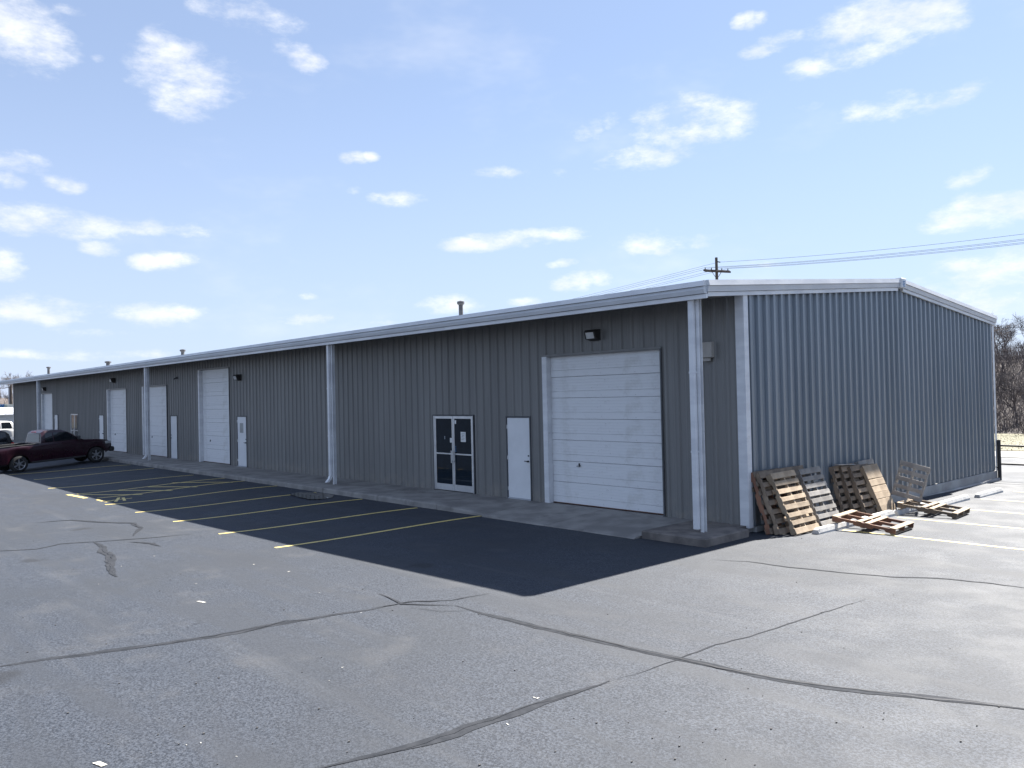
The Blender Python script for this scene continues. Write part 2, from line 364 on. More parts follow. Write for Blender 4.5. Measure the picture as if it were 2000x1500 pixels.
for i, (pl, wd, jt) in enumerate(SEAL):
    ribbon('crack_sealant', pxpts(pl), wd, M_SEAL, .003+.0006*i, lot, jt, .4, 9)
    if wd > .09:
        ribbon('crack', pxpts(pl), .012, M_BLACK, .0125+.0004*i, lot, jt, .8, 20)
# puddle below the downspout
pud = [px_ground(*q) for q in ((566,967),(585,973),(605,977),(630,976),(650,972),(652,967),(632,963),(600,962),(578,963))]
m = bpy.data.materials.new('puddle_water'); m.use_nodes = True; pb = m.node_tree.nodes['Principled BSDF']
pb.inputs['Base Color'].default_value = (.012, .014, .017, 1); pb.inputs['Roughness'].default_value = .02; pb.inputs['Specular IOR Level'].default_value = .5
zc = max(q.z for q in pud)+.006
tag(link('puddle', emesh('puddle', [(q.x, q.y, zc) for q in pud], [tuple(range(len(pud)))], m)), kind='structure')
# paint flecks and scraps on the asphalt
fl = MB()
for (x, y, n, s) in ((393,1176,1,.12),(195,1493,1,.09),(275,1130,2,.02),(420,1440,3,.01),(640,1150,2,.012),(1090,1380,3,.02),(700,1330,2,.012),(180,1100,3,.02),(560,1135,2,.03)):
    for _ in range(n):
        P = px_ground(x+(random.gauss(0, 60) if n > 1 else 0), y+(random.gauss(0, 22) if n > 1 else 0), .006)
        a = random.uniform(0, 3.14) if n > 1 else .2; L = s*random.uniform(.5, 1.3); Wd = L*random.uniform(.25, .5)
        ax = Vector((math.cos(a), math.sin(a), 0)); ay = Vector((-ax.y, ax.x, 0))
        fl.quad(P-ax*L-ay*Wd, P+ax*L*.9-ay*Wd*.7, P+ax*L+ay*Wd, P-ax*L*.7+ay*Wd*.8)
tag(fl.build('paint_flecks', mat('worn_white_paint', (.55, .53, .47), (.12, .12, .12), rough=.8, scale=25, lo=.5, hi=.62), lot), kind='stuff')
st = MB()
for _ in range(110):
    P = px_ground(random.uniform(-100, 2100), random.uniform(1000, 1500), .004); e = random.uniform(.003, .007)
    st.box(P-Vector((e, e, .004)), P+Vector((e*random.uniform(.6, 1.4), e, e)), 0)
tag(st.build('loose_stones', mat('stone_bits', (.09, .085, .08), (.3, .3, .29), rough=.9, scale=1.5, lo=.6, hi=.75), lot), kind='stuff')

# ------------------------------------------------------------------ pavement along the front wall
pav = tag(empty('pavement'), kind='structure')
def slab(x0, x1, zt0=0., zt1=0., y0=-1.93, hk=None):
    """concrete slab from x0 to x1 (top heights at the kerb edge zt0, zt1), wall side always at z = -0.01"""
    nx = max(2, int((x1-x0)/.5)); rows = [(-.004, -.012), (y0+.06, 0), (y0+.012, -.012), (y0, -.04)]
    v = []; f = []; g = .008
    for i in range(nx+1):
        x = x0+g+(x1-x0-2*g)*i/nx; k = zt0+(zt1-zt0)*i/nx; wob = random.uniform(-.012, .012)
        for j, (y, dz) in enumerate(rows):
            z = (-.012 if j == 0 else k+dz)
            v.append((x, y+(wob if j > 1 else 0), max(z, zg(x, y)+.004 if j < 3 else -9)))
        v.append((x, y0+wob-.01, zg(x, y0)-.12)); v.append((x, -.004, -.5))
    n = len(rows)+2
    for i in range(nx):
        for j in range(n-2): a = i*n+j; f.append((a, a+1, a+n+1, a+n))
    f.append(tuple(range(n-2, -1, -1))+(n-1,)); e = nx*n; f.append(tuple(range(e, e+n-1))+(e+n-1,))
    return link('paving_slab', emesh('paving_slab', v, f, M_CONC), pav)
xs = [-68.2]
while xs[-1] < -9: xs.append(xs[-1]+3.05)
xs[-1] = -7.6
for a, b in zip(xs, xs[1:]): slab(a, b)
slab(-7.6, -5.75, 0, -.08); slab(-5.75, -3.7, -.085, -.125, -2.0); slab(-3.7, -1.25, -.125, -.125, -1.98)
stp = MB().box((-1.22, -1.80, -.4), (.24, -.34, 0.0), .02); stp.box((-1.22, -.336, -.4), (-.004, -.004, -.003), .004)
stp.build('step_block', M_CONC2, pav)

# ------------------------------------------------------------------ warehouse
BL, BW, PK = 67.1, 14.46, 7.35
wh = tag(empty('warehouse', (0, 0, 0)), 'long low charcoal metal warehouse with white roof trim, roller doors and blue-grey gable end', 'warehouse')
GZ = lambda y: (4.713+(y+1.4)*.0835 if y <= PK else 4.713+(PK+1.4)*.0835-(y-PK)*.0840)     # top of the roof edge
PER = .3048
PROF_G = [(0, 0), (.075, 0), (.080, .004), (.092, .004), (.097, 0), (.130, 0), (.135, .004), (.147, .004), (.152, 0), (.178, 0), (.198, .050), (.268, .050), (.288, 0), (.3048, 0)]
PROF = [(0, 0), (.085, 0), (.090, .004), (.102, .004), (.107, 0), (.147, 0), (.152, .004), (.164, .004), (.169, 0), (.204, 0), (.232, .036), (.277, .036), (.3048, 0)]
def prof_pts(a, b, P_=None):
    """(u, depth) of the ribbed sheet between a and b"""
    out = []; k = math.floor(a/PER)-1
    full = []
    while k*PER < b+PER:
        full += [(k*PER+u, d) for u, d in (P_ or PROF)[:-1]]; k += 1
    def at(u):
        for (u0, d0), (u1, d1) in zip(full, full[1:]):
            if u0 <= u <= u1 and u1 > u0: return d0+(d1-d0)*(u-u0)/(u1-u0)
        return 0
    return [(a, at(a))]+[(u, d) for u, d in full if a+1e-4 < u < b-1e-4]+[(b, at(b))]
def siding(strips, fn, m, parent, name='siding_panel'):
    v = []; f = []
    for a, b, zb, zt in strips:
        i0 = len(v); pr = prof_pts(a, b, PROF_G if m is M_GABLE else None)
        for u, d in pr:
            v.append(fn(u, d, zb(u) if callable(zb) else zb)); v.append(fn(u, d, zt(u) if callable(zt) else zt))
        for j in range(len(pr)-1): q = i0+2*j; f.append((q, q+2, q+3, q+1))
    return link(name, emesh(name, v, f, m), parent)
# openings on the front: (x0, x1, top)
OH = [(-5.64, -2.0, 3.6), (-27.95, -24.55, 4.12), (-35.6, -32.0, 3.55), (-41.75, -38.25, 3.52), (-57.6, -54.4, 3.54)]
MD = [(-7.04, -6.11, 2.13), (-23.82, -22.88, 2.08), (-31.55, -30.62, 2.08), (-43.4, -42.47, 2.08), (-53.95, -53.02, 2.08)]
GD = [(-10.22, -8.36, 2.16), (-49.75, -47.9, 2.16)]
OPEN = OH+MD+GD
ZT = 4.56
PW = PER*3; n = int(BL/PW)+1
for i in range(n):
    a, b = -BL+i*PW, min(-BL+(i+1)*PW, -.02)
    if b <= a: continue
    cuts = sorted({a, b}|{c for o in OPEN for c in o[:2] if a < c < b}); strips = []
    for c0, c1 in zip(cuts, cuts[1:]):
        mid = (c0+c1)/2; zb = -.012
        for o in OPEN:
            if o[0] < mid < o[1]: zb = o[2]
        strips.append((c0, c1, zb, ZT))
    siding(strips, lambda u, d, z: (u, -d, z), M_WALL, wh)
n = int(BW/PW)+1
for i in range(n):
    a, b = .03+i*PW, min(.03+(i+1)*PW, BW-.02)
    if b-a < .05: continue
    cuts = sorted({a, b, PK} if a < PK < b else {a, b})
    siding([(c0, c1, -.035, lambda u: GZ(u)-.2) for c0, c1 in zip(cuts, cuts[1:])], lambda u, d, z: (d, u, z), M_GABLE, wh)
# hidden rear and far end walls
siding([(-BL, 0, -.05, 4.6)], lambda u, d, z: (u, BW+d, z), M_GABLE, wh, 'rear_siding')
siding([(0, PK, -.05, lambda u: GZ(u)-.2), (PK, BW, -.05, lambda u: GZ(u)-.2)], lambda u, d, z: (-BL-d, u, z), M_GABLE, wh, 'end_siding')
fd = MB(); fd.box((-BL+.03, .03, -1.2), (-.03, .2, -.02)); fd.box((-.16, .205, -1.2), (.062, BW-.02, -.05), .012); fd.box((-BL, BW-.2, -1.2), (-.2, BW-.025, -.05)); fd.box((-BL-.02, .2, -1.2), (-BL+.2, BW-.21, -.05))
fd.build('foundation', M_FND, wh)
ft = MB(); ft.box((.065, .10, -.9), (.15, BW+.05, -.27), .03); ft.build('footing_edge', M_FND, wh)
# roof sheets
rf = MB(); XL, XR = -68.3, .03
for ya, yb in ((-1.36, PK), (PK, BW+.08)):
    za, zb = GZ(ya)-.03, GZ(yb)-.03
    rf.quad((XL, ya, za), (XR, ya, za), (XR, yb, zb), (XL, yb, zb)); rf.quad((XL, ya, za-.05), (XL, yb, zb-.05), (XR, yb, zb-.05), (XR, ya, za-.05))
roof = rf.build('roof', M_TRIM2, wh)
sm = MB()
k = XL+.3
while k < XR:
    for ya, yb in ((-1.34, PK-.1), (PK+.1, BW+.06)):
        sm.extrude([(-.03, -.001), (-.012, .035), (.012, .035), (.03, -.001)], [lambda u, v, y=ya, k=k: (k+u, y, GZ(y)-.03+v), lambda u, v, y=yb, k=k: (k+u, y, GZ(y)-.03+v)])
    k += .6096
tag(sm.build('roof_seams', M_TRIM2, roof), kind='stuff')
# eave: edge trim, gutter, lower trim, soffit (front), each a run of its own
def run(name, prof, m, x0=XL, x1=.10, parent=wh):
    o = MB().extrude(prof, [lambda y, z: (x0, y, z), lambda y, z: (x1, y, z)], True); return o.build(name, m, parent)
run('eave_trim', [(-1.33, 4.72), (-1.43, 4.708), (-1.455, 4.61), (-1.33, 4.615)], M_TRIM)
nseg = 11
for i in range(nseg):
    a = XL+.01+(XR+.06-XL)*i/nseg; b = XL+.01+(XR+.06-XL)*(i+1)/nseg-.004
    run('gutter', [(-1.325, 4.606), (-1.415, 4.606), (-1.435, 4.55), (-1.41, 4.475), (-1.325, 4.470)], M_TRIM3, a, b)
run('lower_trim', [(-1.31, 4.466), (-1.375, 4.464), (-1.375, 4.385), (-1.345, 4.383), (-1.31, 4.40)], M_TRIM)
sf = MB(); sf.quad((XL, -1.308, 4.43), (XL, 0.0, 4.535), (.0, 0.0, 4.535), (.0, -1.308, 4.43)); sf.build('soffit', M_WALL, wh)
# rake trim on the gable: upper and lower band on both slopes
def rake(name, y0, y1, off, m):
    prof = off
    MB().extrude(prof, [lambda x, z: (x, y0, GZ(y0)+z), lambda x, z: (x, y1, GZ(y1)+z)], True).build(name, m, wh)
for y0, y1 in ((-1.335, PK-.14), (PK+.14, BW+.10)):
    rake('rake_trim', y0, y1, [(.0, .012), (.145, .004), (.165, -.10), (.0, -.095)], M_TRIM)
    rake('rake_band', y0, y1, [(.0, -.103), (.14, -.105), (.125, -.215), (.0, -.215)], M_TRIM3)
    rake('rake_lower_trim', max(y0, -1.30), y1-.02, [(.0, -.222), (.10, -.222), (.10, -.30), (.048, -.30)], M_TRIM)
cap = MB().box((0, PK-.15, GZ(PK)-.245), (.185, PK+.15, GZ(PK)+.015), .02).build('ridge_cap', M_TRIM, wh)
lg = MB()
for r_ in range(3):
    zz = GZ(PK)-.075-r_*.042
    lg.box((.186, PK-.07, zz-.012), (.189, PK+.075-.012*r_, zz+.012))
lg.box((.186, PK-.075, GZ(PK)-.205), (.1885, PK+.07, GZ(PK)-.185)); lg.build('maker_logo', M_BLUE, cap)
# end return of the overhang
en = MB(); en.extrude([(-1.30, 4.44), (-.0, 4.545), (0, 4.6), (-1.30, 4.49)], [lambda y, z: (.0, y, z), lambda y, z: (.06, y, z)], True); en.build('overhang_end', M_TRIM, wh)
# corner trims
ct = MB(); ct.box((-.135, -.052, -.05), (.052, -.0405, 4.54), .004); ct.box((.0525, -.052, -.05), (.064, .11, 4.56), .004); ct.build('corner_trim', M_TRIM, wh)
ct = MB(); ct.box((.0525, BW-.12, -.06), (.064, BW+.03, GZ(BW)-.25), .004); ct.build('corner_trim', M_TRIM, wh)
ct = MB(); ct.box((-BL-.05, -.052, -.02), (-BL+.09, -.0405, 4.5), .004); ct.build('corner_trim', M_TRIM, wh)
# downspouts with posts
def downspout(x, near=False):
    d = MB(); y = -1.262; a = .058; z0 = .05 if near else .262
    d.box((x-a, y-.042, z0), (x+a, y+.042, 4.40), .01)
    if not near: d.extrude([(-a, -.042), (a, -.042), (a, .042), (-a, .042)], [lambda u, v: (x+u, y+v, .262), lambda u, v: (x+u, y+v-.03, .18), lambda u, v: (x+u, y+v*1.1-.13, .07)], True)
    for z in (1.5, 3.0): d.box((x-a-.004, y-.045, z), (x+a+.004, y+.05, z+.035))
    d.build('downspout', M_TRIM, wh)
    p = MB(); xp = x+.085
    p.box((xp-.030, -1.215, -.008), (xp-.020, -1.115, 4.46)); p.box((xp-.0195, -1.215, -.008), (xp+.042, -1.205, 4.46)); p.box((xp-.0195, -1.125, -.008), (xp+.042, -1.115, 4.46))
    p.build('canopy_post', M_TRIM, wh)
for x in (-.31, -14.0, -31.25, -52.9): downspout(x, x > -1)
# overhead doors
def overhead(i, x0, x1, zt):
    d = empty('overhead_door', ((x0+x1)/2, 0, 0), parent=wh)
    if i == 0: d['label'] = 'weathered white roller door with chipped section joints'
    h = (zt-.015)/7; xi0, xi1 = x0+.17-(x0+x1)/2, x1-.012-(x0+x1)/2; me0 = None; yd = .10
    c = (x0+x1)/2; xl, xr = x0-c, x1-c
    sec = MB()        # one section: flat boards with two V joints and faint ribs
    prof = [(yd+.02, 0), (yd, .008), (yd, h*.32-.007), (yd+.014, h*.32), (yd, h*.32+.007)]
    for k in range(1, 5):
        z = h*.32+(h*.66)*k/5; prof += [(yd, z-.006), (yd+.004, z), (yd, z+.006)]
    prof += [(yd, h-.010), (yd+.02, h-.002)]
    sec.extrude(prof, [lambda y, z: (xi0, y, z), lambda y, z: (xi1, y, z)])
    me = emesh('door_section', sec.v, sec.f, M_OHD)
    for k in range(7): link('door_section', me, d, (0, random.uniform(-.004, .004), .012+k*h))
    bk = MB().box((xi0, yd+.03, .0), (xi1, yd+.05, zt)); bk.build('door_backing', M_BLACK, d)
    j = MB(); j.box((xl+.002, -.05, -.01), (xl+.16, -.042, zt), .003); j.box((xl+.155, -.0415, -.01), (xl+.167, yd+.03, zt)); j.build('jamb', M_TRIM, d)
    j = MB(); j.box((xr-.010, -.047, -.01), (xr+.03, -.043, zt)); j.box((xr-.011, -.0425, -.01), (xr-.003, yd+.04, zt)); j.build('jamb', M_DARKTRIM, d)
    j = MB(); j.box((xl, -.049, zt-.002), (xr+.03, -.041, zt+.05), .003); j.box((xl+.17, -.0405, zt-.012), (xr-.012, yd+.03, zt-.003)); j.build('head_trim', M_WALL, d)
    hd = MB(); hx = xi0+(xi1-xi0)*.26; hz = .95
    hd.box((hx-.02, yd-.02, hz-.03), (hx+.02, yd-.001, hz+.05), .004); hd.tube([(hx-.07, yd-.03, hz-.02), (hx+.06, yd-.03, hz)], .009, 6); hd.build('handle', M_BLACK, d)
    bt = MB().box((xi0, yd-.008, .0), (xi1, yd+.028, .012)); bt.build('bottom_seal', mat('rusty_seal', (.16, .07, .045), rough=.9), d)
    return d
for i, o in enumerate(OH): overhead(i, *o)
def mandoor(i, x0, x1, zt, hinge_left=True):
    c = (x0+x1)/2; d = empty('entry_door', (c, 0, 0), parent=wh); a = (x1-x0)/2
    fr = MB(); fr.box((-a, -.046, -.01), (-a+.035, .06, zt), .002); fr.box((a-.035, -.046, -.01), (a, .06, zt), .002); fr.box((-a+.036, -.046, zt-.04), (a-.036, .06, zt), .002)
    fr.build('door_frame', M_DARKTRIM, d)
    MB().box((-a+.04, -.025, .02), (a-.04, .02, zt-.045), .004).build('door_leaf', M_DOORW, d)
    MB().box((-a+.036, -.05, -.01), (a-.036, .05, .018)).build('threshold', M_TRIM2, d)
    s = 1 if hinge_left else -1
    for z in (.25, 1.05, 1.85): MB().tube([(s*(-a+.036), -.034, z-.05), (s*(-a+.036), -.034, z+.05)], .012, 6).build('hinge', M_ALU, d)
    hd = MB(); hx = s*(a-.10); hd.tube([(hx, -.026, .98), (hx, -.075, .98)], .022, 8); hd.tube([(hx+s*.01, -.075, .98), (hx-s*.11, -.075, .985)], .011, 6); hd.tube([(hx, -.026, 1.12), (hx, -.04, 1.12)], .02, 8)
    hd.build('handle', M_BLACK, d)
    if i == 1: MB().box((-.19, -.03, 1.38), (.13, -.026, 1.78)).build('notice_plate', mat('notice_grey', (.36, .37, .36), rough=.6), d)
    return d
for i, o in enumerate(MD): mandoor(i, *o, hinge_left=(i != 2))
def glassdoor(i, x0, x1, zt):
    c = (x0+x1)/2; a = (x1-x0)/2; d = empty('glass_double_door', (c, 0, 0), parent=wh)
    fr = MB(); fr.box((-a, -.05, -.01), (-a+.03, .06, zt), .002); fr.box((a-.03, -.05, -.01), (a, .06, zt), .002); fr.box((-a+.031, -.05, zt-.03), (a-.031, .06, zt), .002); fr.build('door_surround', M_DARKTRIM, d)
    for s in (-1, 1): MB().box((min(s*(a-.07), s*(a-.032)), -.045, .0), (max(s*(a-.07), s*(a-.032)), .05, zt-.032), .003).build('frame', M_ALU, d)
    for s in (-1, 1):
        lf = MB(); x_in, x_out = s*.006, s*(a-.074); lo, hi = min(x_in, x_out), max(x_in, x_out); zt2 = zt-.04
        lf.box((lo, -.035, .012), (lo+.052, .01, zt2), .003); lf.box((hi-.052, -.035, .012), (hi, .01, zt2), .003)
        lf.box((lo+.053, -.034, zt2-.075), (hi-.053, .01, zt2), .003); lf.box((lo+.053, -.034, .012), (hi-.053, .01, .19), .003); lf.box((lo+.053, -.033, 1.03), (hi-.053, .008, 1.07), .003)
        L = lf.build('door_leaf', M_ALU, d)
        g = MB(); g.box((lo+.05, -.016, .185), (hi-.05, -.010, 1.032)); g.build('pane', M_GLASS, L); g = MB(); g.box((lo+.05, -.016, 1.068), (hi-.05, -.010, zt2-.07)); g.build('pane', M_GLASS, L)
        hd = MB(); hx = s*.04; hd.box((hx-.018, -.085, .80), (hx+.018, -.07, 1.15), .004); hd.box((hx-.01, -.07, .83), (hx+.01, -.034, .86)); hd.box((hx-.01, -.07, 1.09), (hx+.01, -.034, 1.12)); hd.build('handle', M_ALU, L)
        if i == 0 and s == 1:
            MB().box((.33, -.0215, 1.40), (.55, -.0172, 1.68)).build('notice', M_PAPER, L)
            q = MB()
            for k in range(5): q.box((.365+.01*(k % 2), -.0222, 1.62-.04*k), (.50-.02*(k % 3), -.0218, 1.632-.04*k))
            q.build('notice_text', M_INK, L)
            MB().box((.065, -.0215, 1.90), (.135, -.0172, 2.0)).build('sticker', M_PAPER, L)
            q = MB()
            for k in range(3): q.box((.075, -.0215, 1.12+.06*k), (.105, -.0172, 1.15+.06*k))
            q.build('hours_sticker', M_BLUE, L)
        if i == 0 and s == -1:
            MB().box((-.16, -.0215, 1.37), (-.07, -.0172, 1.50)).build('sticker', M_PAPER, L)
            MB().box((-.42, -.0215, 1.46), (-.385, -.0172, 1.55)).build('sticker', mat('sticker_grey', (.3, .33, .36), rough=.5), L)
    MB().box((-a+.07, .012, .0), (a-.07, .02, zt-.04)).build('backing', M_BLACK, d)
for i, o in enumerate(GD): glassdoor(i, *o)
# wall lamps
def walllamp(x, z, k=1.):
    d = MB(); d.box((x-.17*k, -.06, z-.13*k), (x+.17*k, -.037, z+.13*k), .006)
    d.extrude([(-.06, -.12*k), (-.20*k, -.09*k), (-.25*k, .07*k), (-.20*k, .12*k), (-.06, .125*k)], [lambda y, zz: (x-.165*k, y, z+zz), lambda y, zz: (x+.165*k, y, z+zz)], True)
    o = d.build('wall_lamp', M_BRONZE, wh)
    q = MB(); n0 = Vector((0, -.14, -.02)).normalized()
    q.quad((x-.12*k, -.203*k-.003, z-.085*k), (x+.12*k, -.203*k-.003, z-.085*k), (x+.12*k, -.247*k-.003, z+.055*k), (x-.12*k, -.247*k-.003, z+.055*k)); q.build('lens', M_LENS, o)
walllamp(-3.85, 4.02); walllamp(-23.5, 3.66); walllamp(-40.3, 4.03, 1.1); walllamp(-56.3, 3.88, 1.1)
b = MB(); b.box((-.95, -.16, 3.34), (-.63, -.04, 3.66), .01); b.box((-.90, -.12, 3.27), (-.70, -.06, 3.336), .005); b.build('vent_box', M_BEIGE, wh)
cmr = MB(); cmr.tube([(-30.5, -.03, 3.87), (-30.5, -.12, 3.85)], .05, 8); cmr.tube([(-30.5, -.121, 3.85), (-30.5, -.2, 3.8)], .035, 8); cmr.build('security_camera', M_DARKTRIM, wh)
# roof vent pipes
for (x, zt, r_) in ((-11.35, 5.72, .07), (-35.33, 5.56, .09), (-48.7, 5.55, .12), (-64.64, 5.85, .10)):
    zb = GZ(2.0)-.06; d = MB().tube([(x, 2.0, zb), (x, 2.0, zt-.12)], r_, 10); d.tube([(x, 2.0, zb), (x, 2.0, zb+.08)], [r_*1.9, r_*1.05], 10)
    o = d.build('roof_vent', M_VENT, wh); MB().tube([(x, 2.0, zt-.14), (x, 2.0, zt-.10), (x, 2.0, zt-.03), (x, 2.0, zt)], [r_*1.1, r_*1.7, r_*1.7, r_*.4], 10).build('rain_cap', M_VENT, o)

# ------------------------------------------------------------------ pallets by the gable
PALN = 0
def pallet(M, label, wood, L=1.22, Wd=1.02, deck=7, gap_ok=True, miss=(), bmiss=(), strw=None, group='wooden pallets left beside the gable', dw=None):
    """local frame: X along stringers (length L), Y across (boards run along Y), Z up from the bottom boards"""
    t = empty('pallet'); t.matrix_world = M; tag(t, label, 'pallet', group); sw = strw or wood
    rr = random.Random(len(label)*7+deck)
    def piece(nm, a, b, m):
        c = (Vector(a)+Vector(b))/2; h = (Vector(b)-Vector(a))/2; mb = MB().box(-h, h, .004)
        for v in mb.v: v += Vector((rr.uniform(-.003, .003), rr.uniform(-.004, .004), rr.uniform(-.002, .002)))
        o = mb.build(nm, m, t); o.location = c; o.rotation_euler = (rr.uniform(-.006, .006), rr.uniform(-.006, .006), rr.uniform(-.012, .012))
    for y in (-Wd/2+.019, 0, Wd/2-.019):       # notched stringer
        mb = MB(); h = .089
        prof = [(-L/2, 0), (-L*.36, 0), (-L*.34, .035), (-L*.16, .035), (-L*.14, 0), (L*.14, 0), (L*.16, .035), (L*.34, .035), (L*.36, 0), (L/2, 0), (L/2, h), (-L/2, h)]
        mb.extrude(prof, [lambda x, z: (x, -.019, z), lambda x, z: (x, .019, z)], True); o = mb.build('stringer', sw, t); o.location = (0, y, .018)
    bw = dw or .095
    for k in range(deck):
        if k in miss: continue
        x = -L/2+bw/2+(L-bw)*k/(deck-1)+rr.uniform(-.008, .008); e = rr.uniform(0, .012)
        b_ = bw*(1.25 if k in (0, deck-1) else 1)*rr.uniform(.94, 1.05)
        piece('deck_board', (x-b_/2, -Wd/2-e, .108), (x+b_/2, Wd/2+e*.5, .125), wood)
    for k in range(5):
        if k in bmiss: continue
        x = -L/2+.05+(L-.1)*k/4; piece('bottom_board', (x-.045, -Wd/2, 0), (x+.045, Wd/2, .017), wood)
    return t
def lean(y0, y1, xb, th, L=1.22, twist=0., zadd=0, xoff=0):
    """matrix for a pallet leaning on the gable: bottom edge from y0 to y1 at x = xb, tilted th from upright"""
    yc = (y0+y1)/2; zb = zg(xb, yc)+.004+zadd
    ex = Vector((-math.sin(th), 0, math.cos(th)))        # along stringers, upward
    ez = Vector((math.cos(th), 0, math.sin(th)))         # deck faces out and up
    ey = ez.cross(ex)
    Rz = Matrix.Rotation(twist, 3, 'Z'); ex, ey, ez = Rz @ ex, Rz @ ey, Rz @ ez
    o = Vector((xb, yc, zb))+ex*(L/2)-ez*.125
    low = min((o+ex*(sx*L/2)+ez*zz+ey*(sy*.5)).z for sx in (-1, 1) for zz in (0, .125) for sy in (-1, 1)); o.z += zg(xb, yc)+.004-low+zadd
    return Matrix(((ex.x, ey.x, ez.x, o.x), (ex.y, ey.y, ez.y, o.y), (ex.z, ey.z, ez.z, o.z), (0, 0, 0, 1)))
pallet(lean(.07, 1.0, .47, R(17)), 'reddish-edged pallet nearest the gable wall in the stack beside the corner trim', M_WBRN, Wd=.95, strw=M_WRED)
pallet(lean(.13, 1.08, .62, R(20)), 'dark brown pallet in the middle of the leaning stack beside the corner trim', M_WBRN, Wd=.95)
pallet(lean(.30, 1.25, .86, R(25)), 'pale tan pallet with wide gaps, outermost of the stack beside the corner trim', M_WTAN, Wd=.92, deck=8)
pallet(lean(1.0, 2.0, .50, R(18)), 'brown pallet half hidden behind the grey slatted pallet', M_WBRN, Wd=1.0)
pallet(lean(1.45, 2.35, .80, R(23)), 'weathered grey pallet leaning between the tan pallet and the wide-board pallet', M_WGREY, Wd=.88, deck=8)
pallet(lean(3.3, 4.25, .40, R(13), 1.12), 'dark pallet nearest the wall in the far leaning stack with a loose board on top', M_WBRN, L=1.12, Wd=.95)
pallet(lean(3.55, 4.5, .52, R(16), 1.1), 'dark brown pallet second from the wall in the far leaning stack', M_WBRN, L=1.1, Wd=.95)
pallet(lean(3.8, 4.7, .66, R(19), 1.1), 'brown pallet just behind the wide-board pallet in the far leaning stack', M_WBRN, L=1.1, Wd=.9)
pallet(lean(4.25, 5.0, .82, R(23), 1.1), 'tan pallet of close-set wide boards, outermost of the far leaning stack', M_WTAN, L=1.1, Wd=.75, deck=7, dw=.15)
pallet(lean(4.6, 5.4, .38, R(13), 1.15), 'grey-blue pallet standing behind the wide-board pallet', M_WGREY, L=1.15, Wd=.8)
pk = MB().box((-.42, -.05, -.009), (.42, .05, .009), .003).build('loose_board', M_WGREY)
pk.matrix_world = Matrix.Translation((.22, 3.75, .93)) @ Matrix.Rotation(R(90), 4, 'Z') @ Matrix.Rotation(R(4), 4, 'Y')
tag(pk, 'loose grey board lying across the top of the far leaning stack', 'board')
# upright pallet square to the wall, seen from its shaded side
zb = zg(.8, 5.5)
Mx = Matrix.Translation((.93, 5.6, zb+.66)) @ Matrix.Rotation(R(13), 4, 'Y') @ Matrix.Rotation(R(-12), 4, 'X') @ Matrix(((0, 1, 0, 0), (0, 0, -1, 0), (-1, 0, 0, 0), (0, 0, 0, 1)))
pallet(Mx, 'small pallet standing on end square to the wall with its shaded face showing', M_WGREY, L=.82, Wd=.66, deck=5, dw=.095, bmiss=(1, 3))
# flat broken pallets with one end on the wheel stops
def flat(xa, xb, yc, z0, z1, rz):
    c = Vector(((xa+xb)/2, yc, (z0+z1)/2)); return Matrix.Translation(c) @ Matrix.Rotation(rz, 4, 'Z') @ Matrix.Rotation(math.atan2(z0-z1, xb-xa), 4, 'Y')
pallet(flat(.9, 2.1, 2.15, zg(1, 2)+.15, zg(2, 2)+.006, R(3)), 'broken flat pallet with red-brown stringers and missing boards', M_WTAN, strw=M_WRED, deck=8, miss=(1, 2, 5, 6), bmiss=(1, 3))
pallet(flat(.95, 2.15, 5.15, zg(1, 5)+.15, zg(2, 5)+.006, R(4)), 'broken flat pallet with dark stringers below the upright pallet', M_WTAN, strw=M_WBRN, deck=8, miss=(1, 2, 5, 6), bmiss=(1, 3))
# wheel stops
def wheelstop(y0, y1, x, label):
    t = MB(); z = zg(x, (y0+y1)/2)-.01
    pr = [(-.075, 0), (-.075, .05), (-.05, .125), (.05, .125), (.075, .05), (.075, 0)]
    t.extrude(pr, [lambda u, v, y=y0: (x+u, y, z+v*.8), lambda u, v, y=y0+.05: (x+u, y, z+v), lambda u, v, y=y1-.05: (x+u, y, z+v), lambda u, v, y=y1: (x+u, y, z+v*.8)], True)
    o = t.build('wheel_stop', M_STOP); tag(o, label, 'wheel stop', 'wheel stops along the gable'); return o
wheelstop(.78, 2.45, 1.0, 'white concrete wheel stop beneath the tan pallet stack')
wheelstop(2.52, 4.3, .98, 'white concrete wheel stop behind the broken red-brown pallet')
wheelstop(4.45, 6.25, 1.0, 'concrete wheel stop in shade under the upright pallet')
wheelstop(6.65, 8.45, 1.15, 'white concrete wheel stop nearest the pallets, clear of them')
wheelstop(9.05, 10.85, 1.2, 'white concrete wheel stop nearest the black pipe gate')

# ------------------------------------------------------------------ gate beyond the gable
ga = empty('pipe_gate'); tag(ga, 'low black metal pipe gate beyond the far end of the gable', 'gate')
gp = px_ground(1953, 938); g0 = Vector((gp.x, gp.y, zg(gp.x, gp.y)))
def part_tube(nm, pts, r_, m, par, n=8): return MB().tube(pts, r_, n).build(nm, m, par)
part_tube('gate_post', [g0, g0+Vector((0, 0, 1.28))], .055, M_BLACK, ga)
g1 = g0+Vector((5.2, .35, 0)); g1.z = zg(g1.x, g1.y)
part_tube('gate_post', [g1, g1+Vector((0, 0, 1.28))], .055, M_BLACK, ga)
part_tube('rail', [g0+Vector((.05, 0, 1.1)), g1+Vector((-.05, 0, 1.05))], .03, M_BLACK, ga); part_tube('rail', [g0+Vector((.05, 0, .52)), g1+Vector((-.05, 0, .5))], .03, M_BLACK, ga)
part_tube('wall_bracket', [Vector((.05, BW-.1, .3+g0.z+.12)), g0+Vector((0, 0, .42))], .03, M_BLACK, ga)

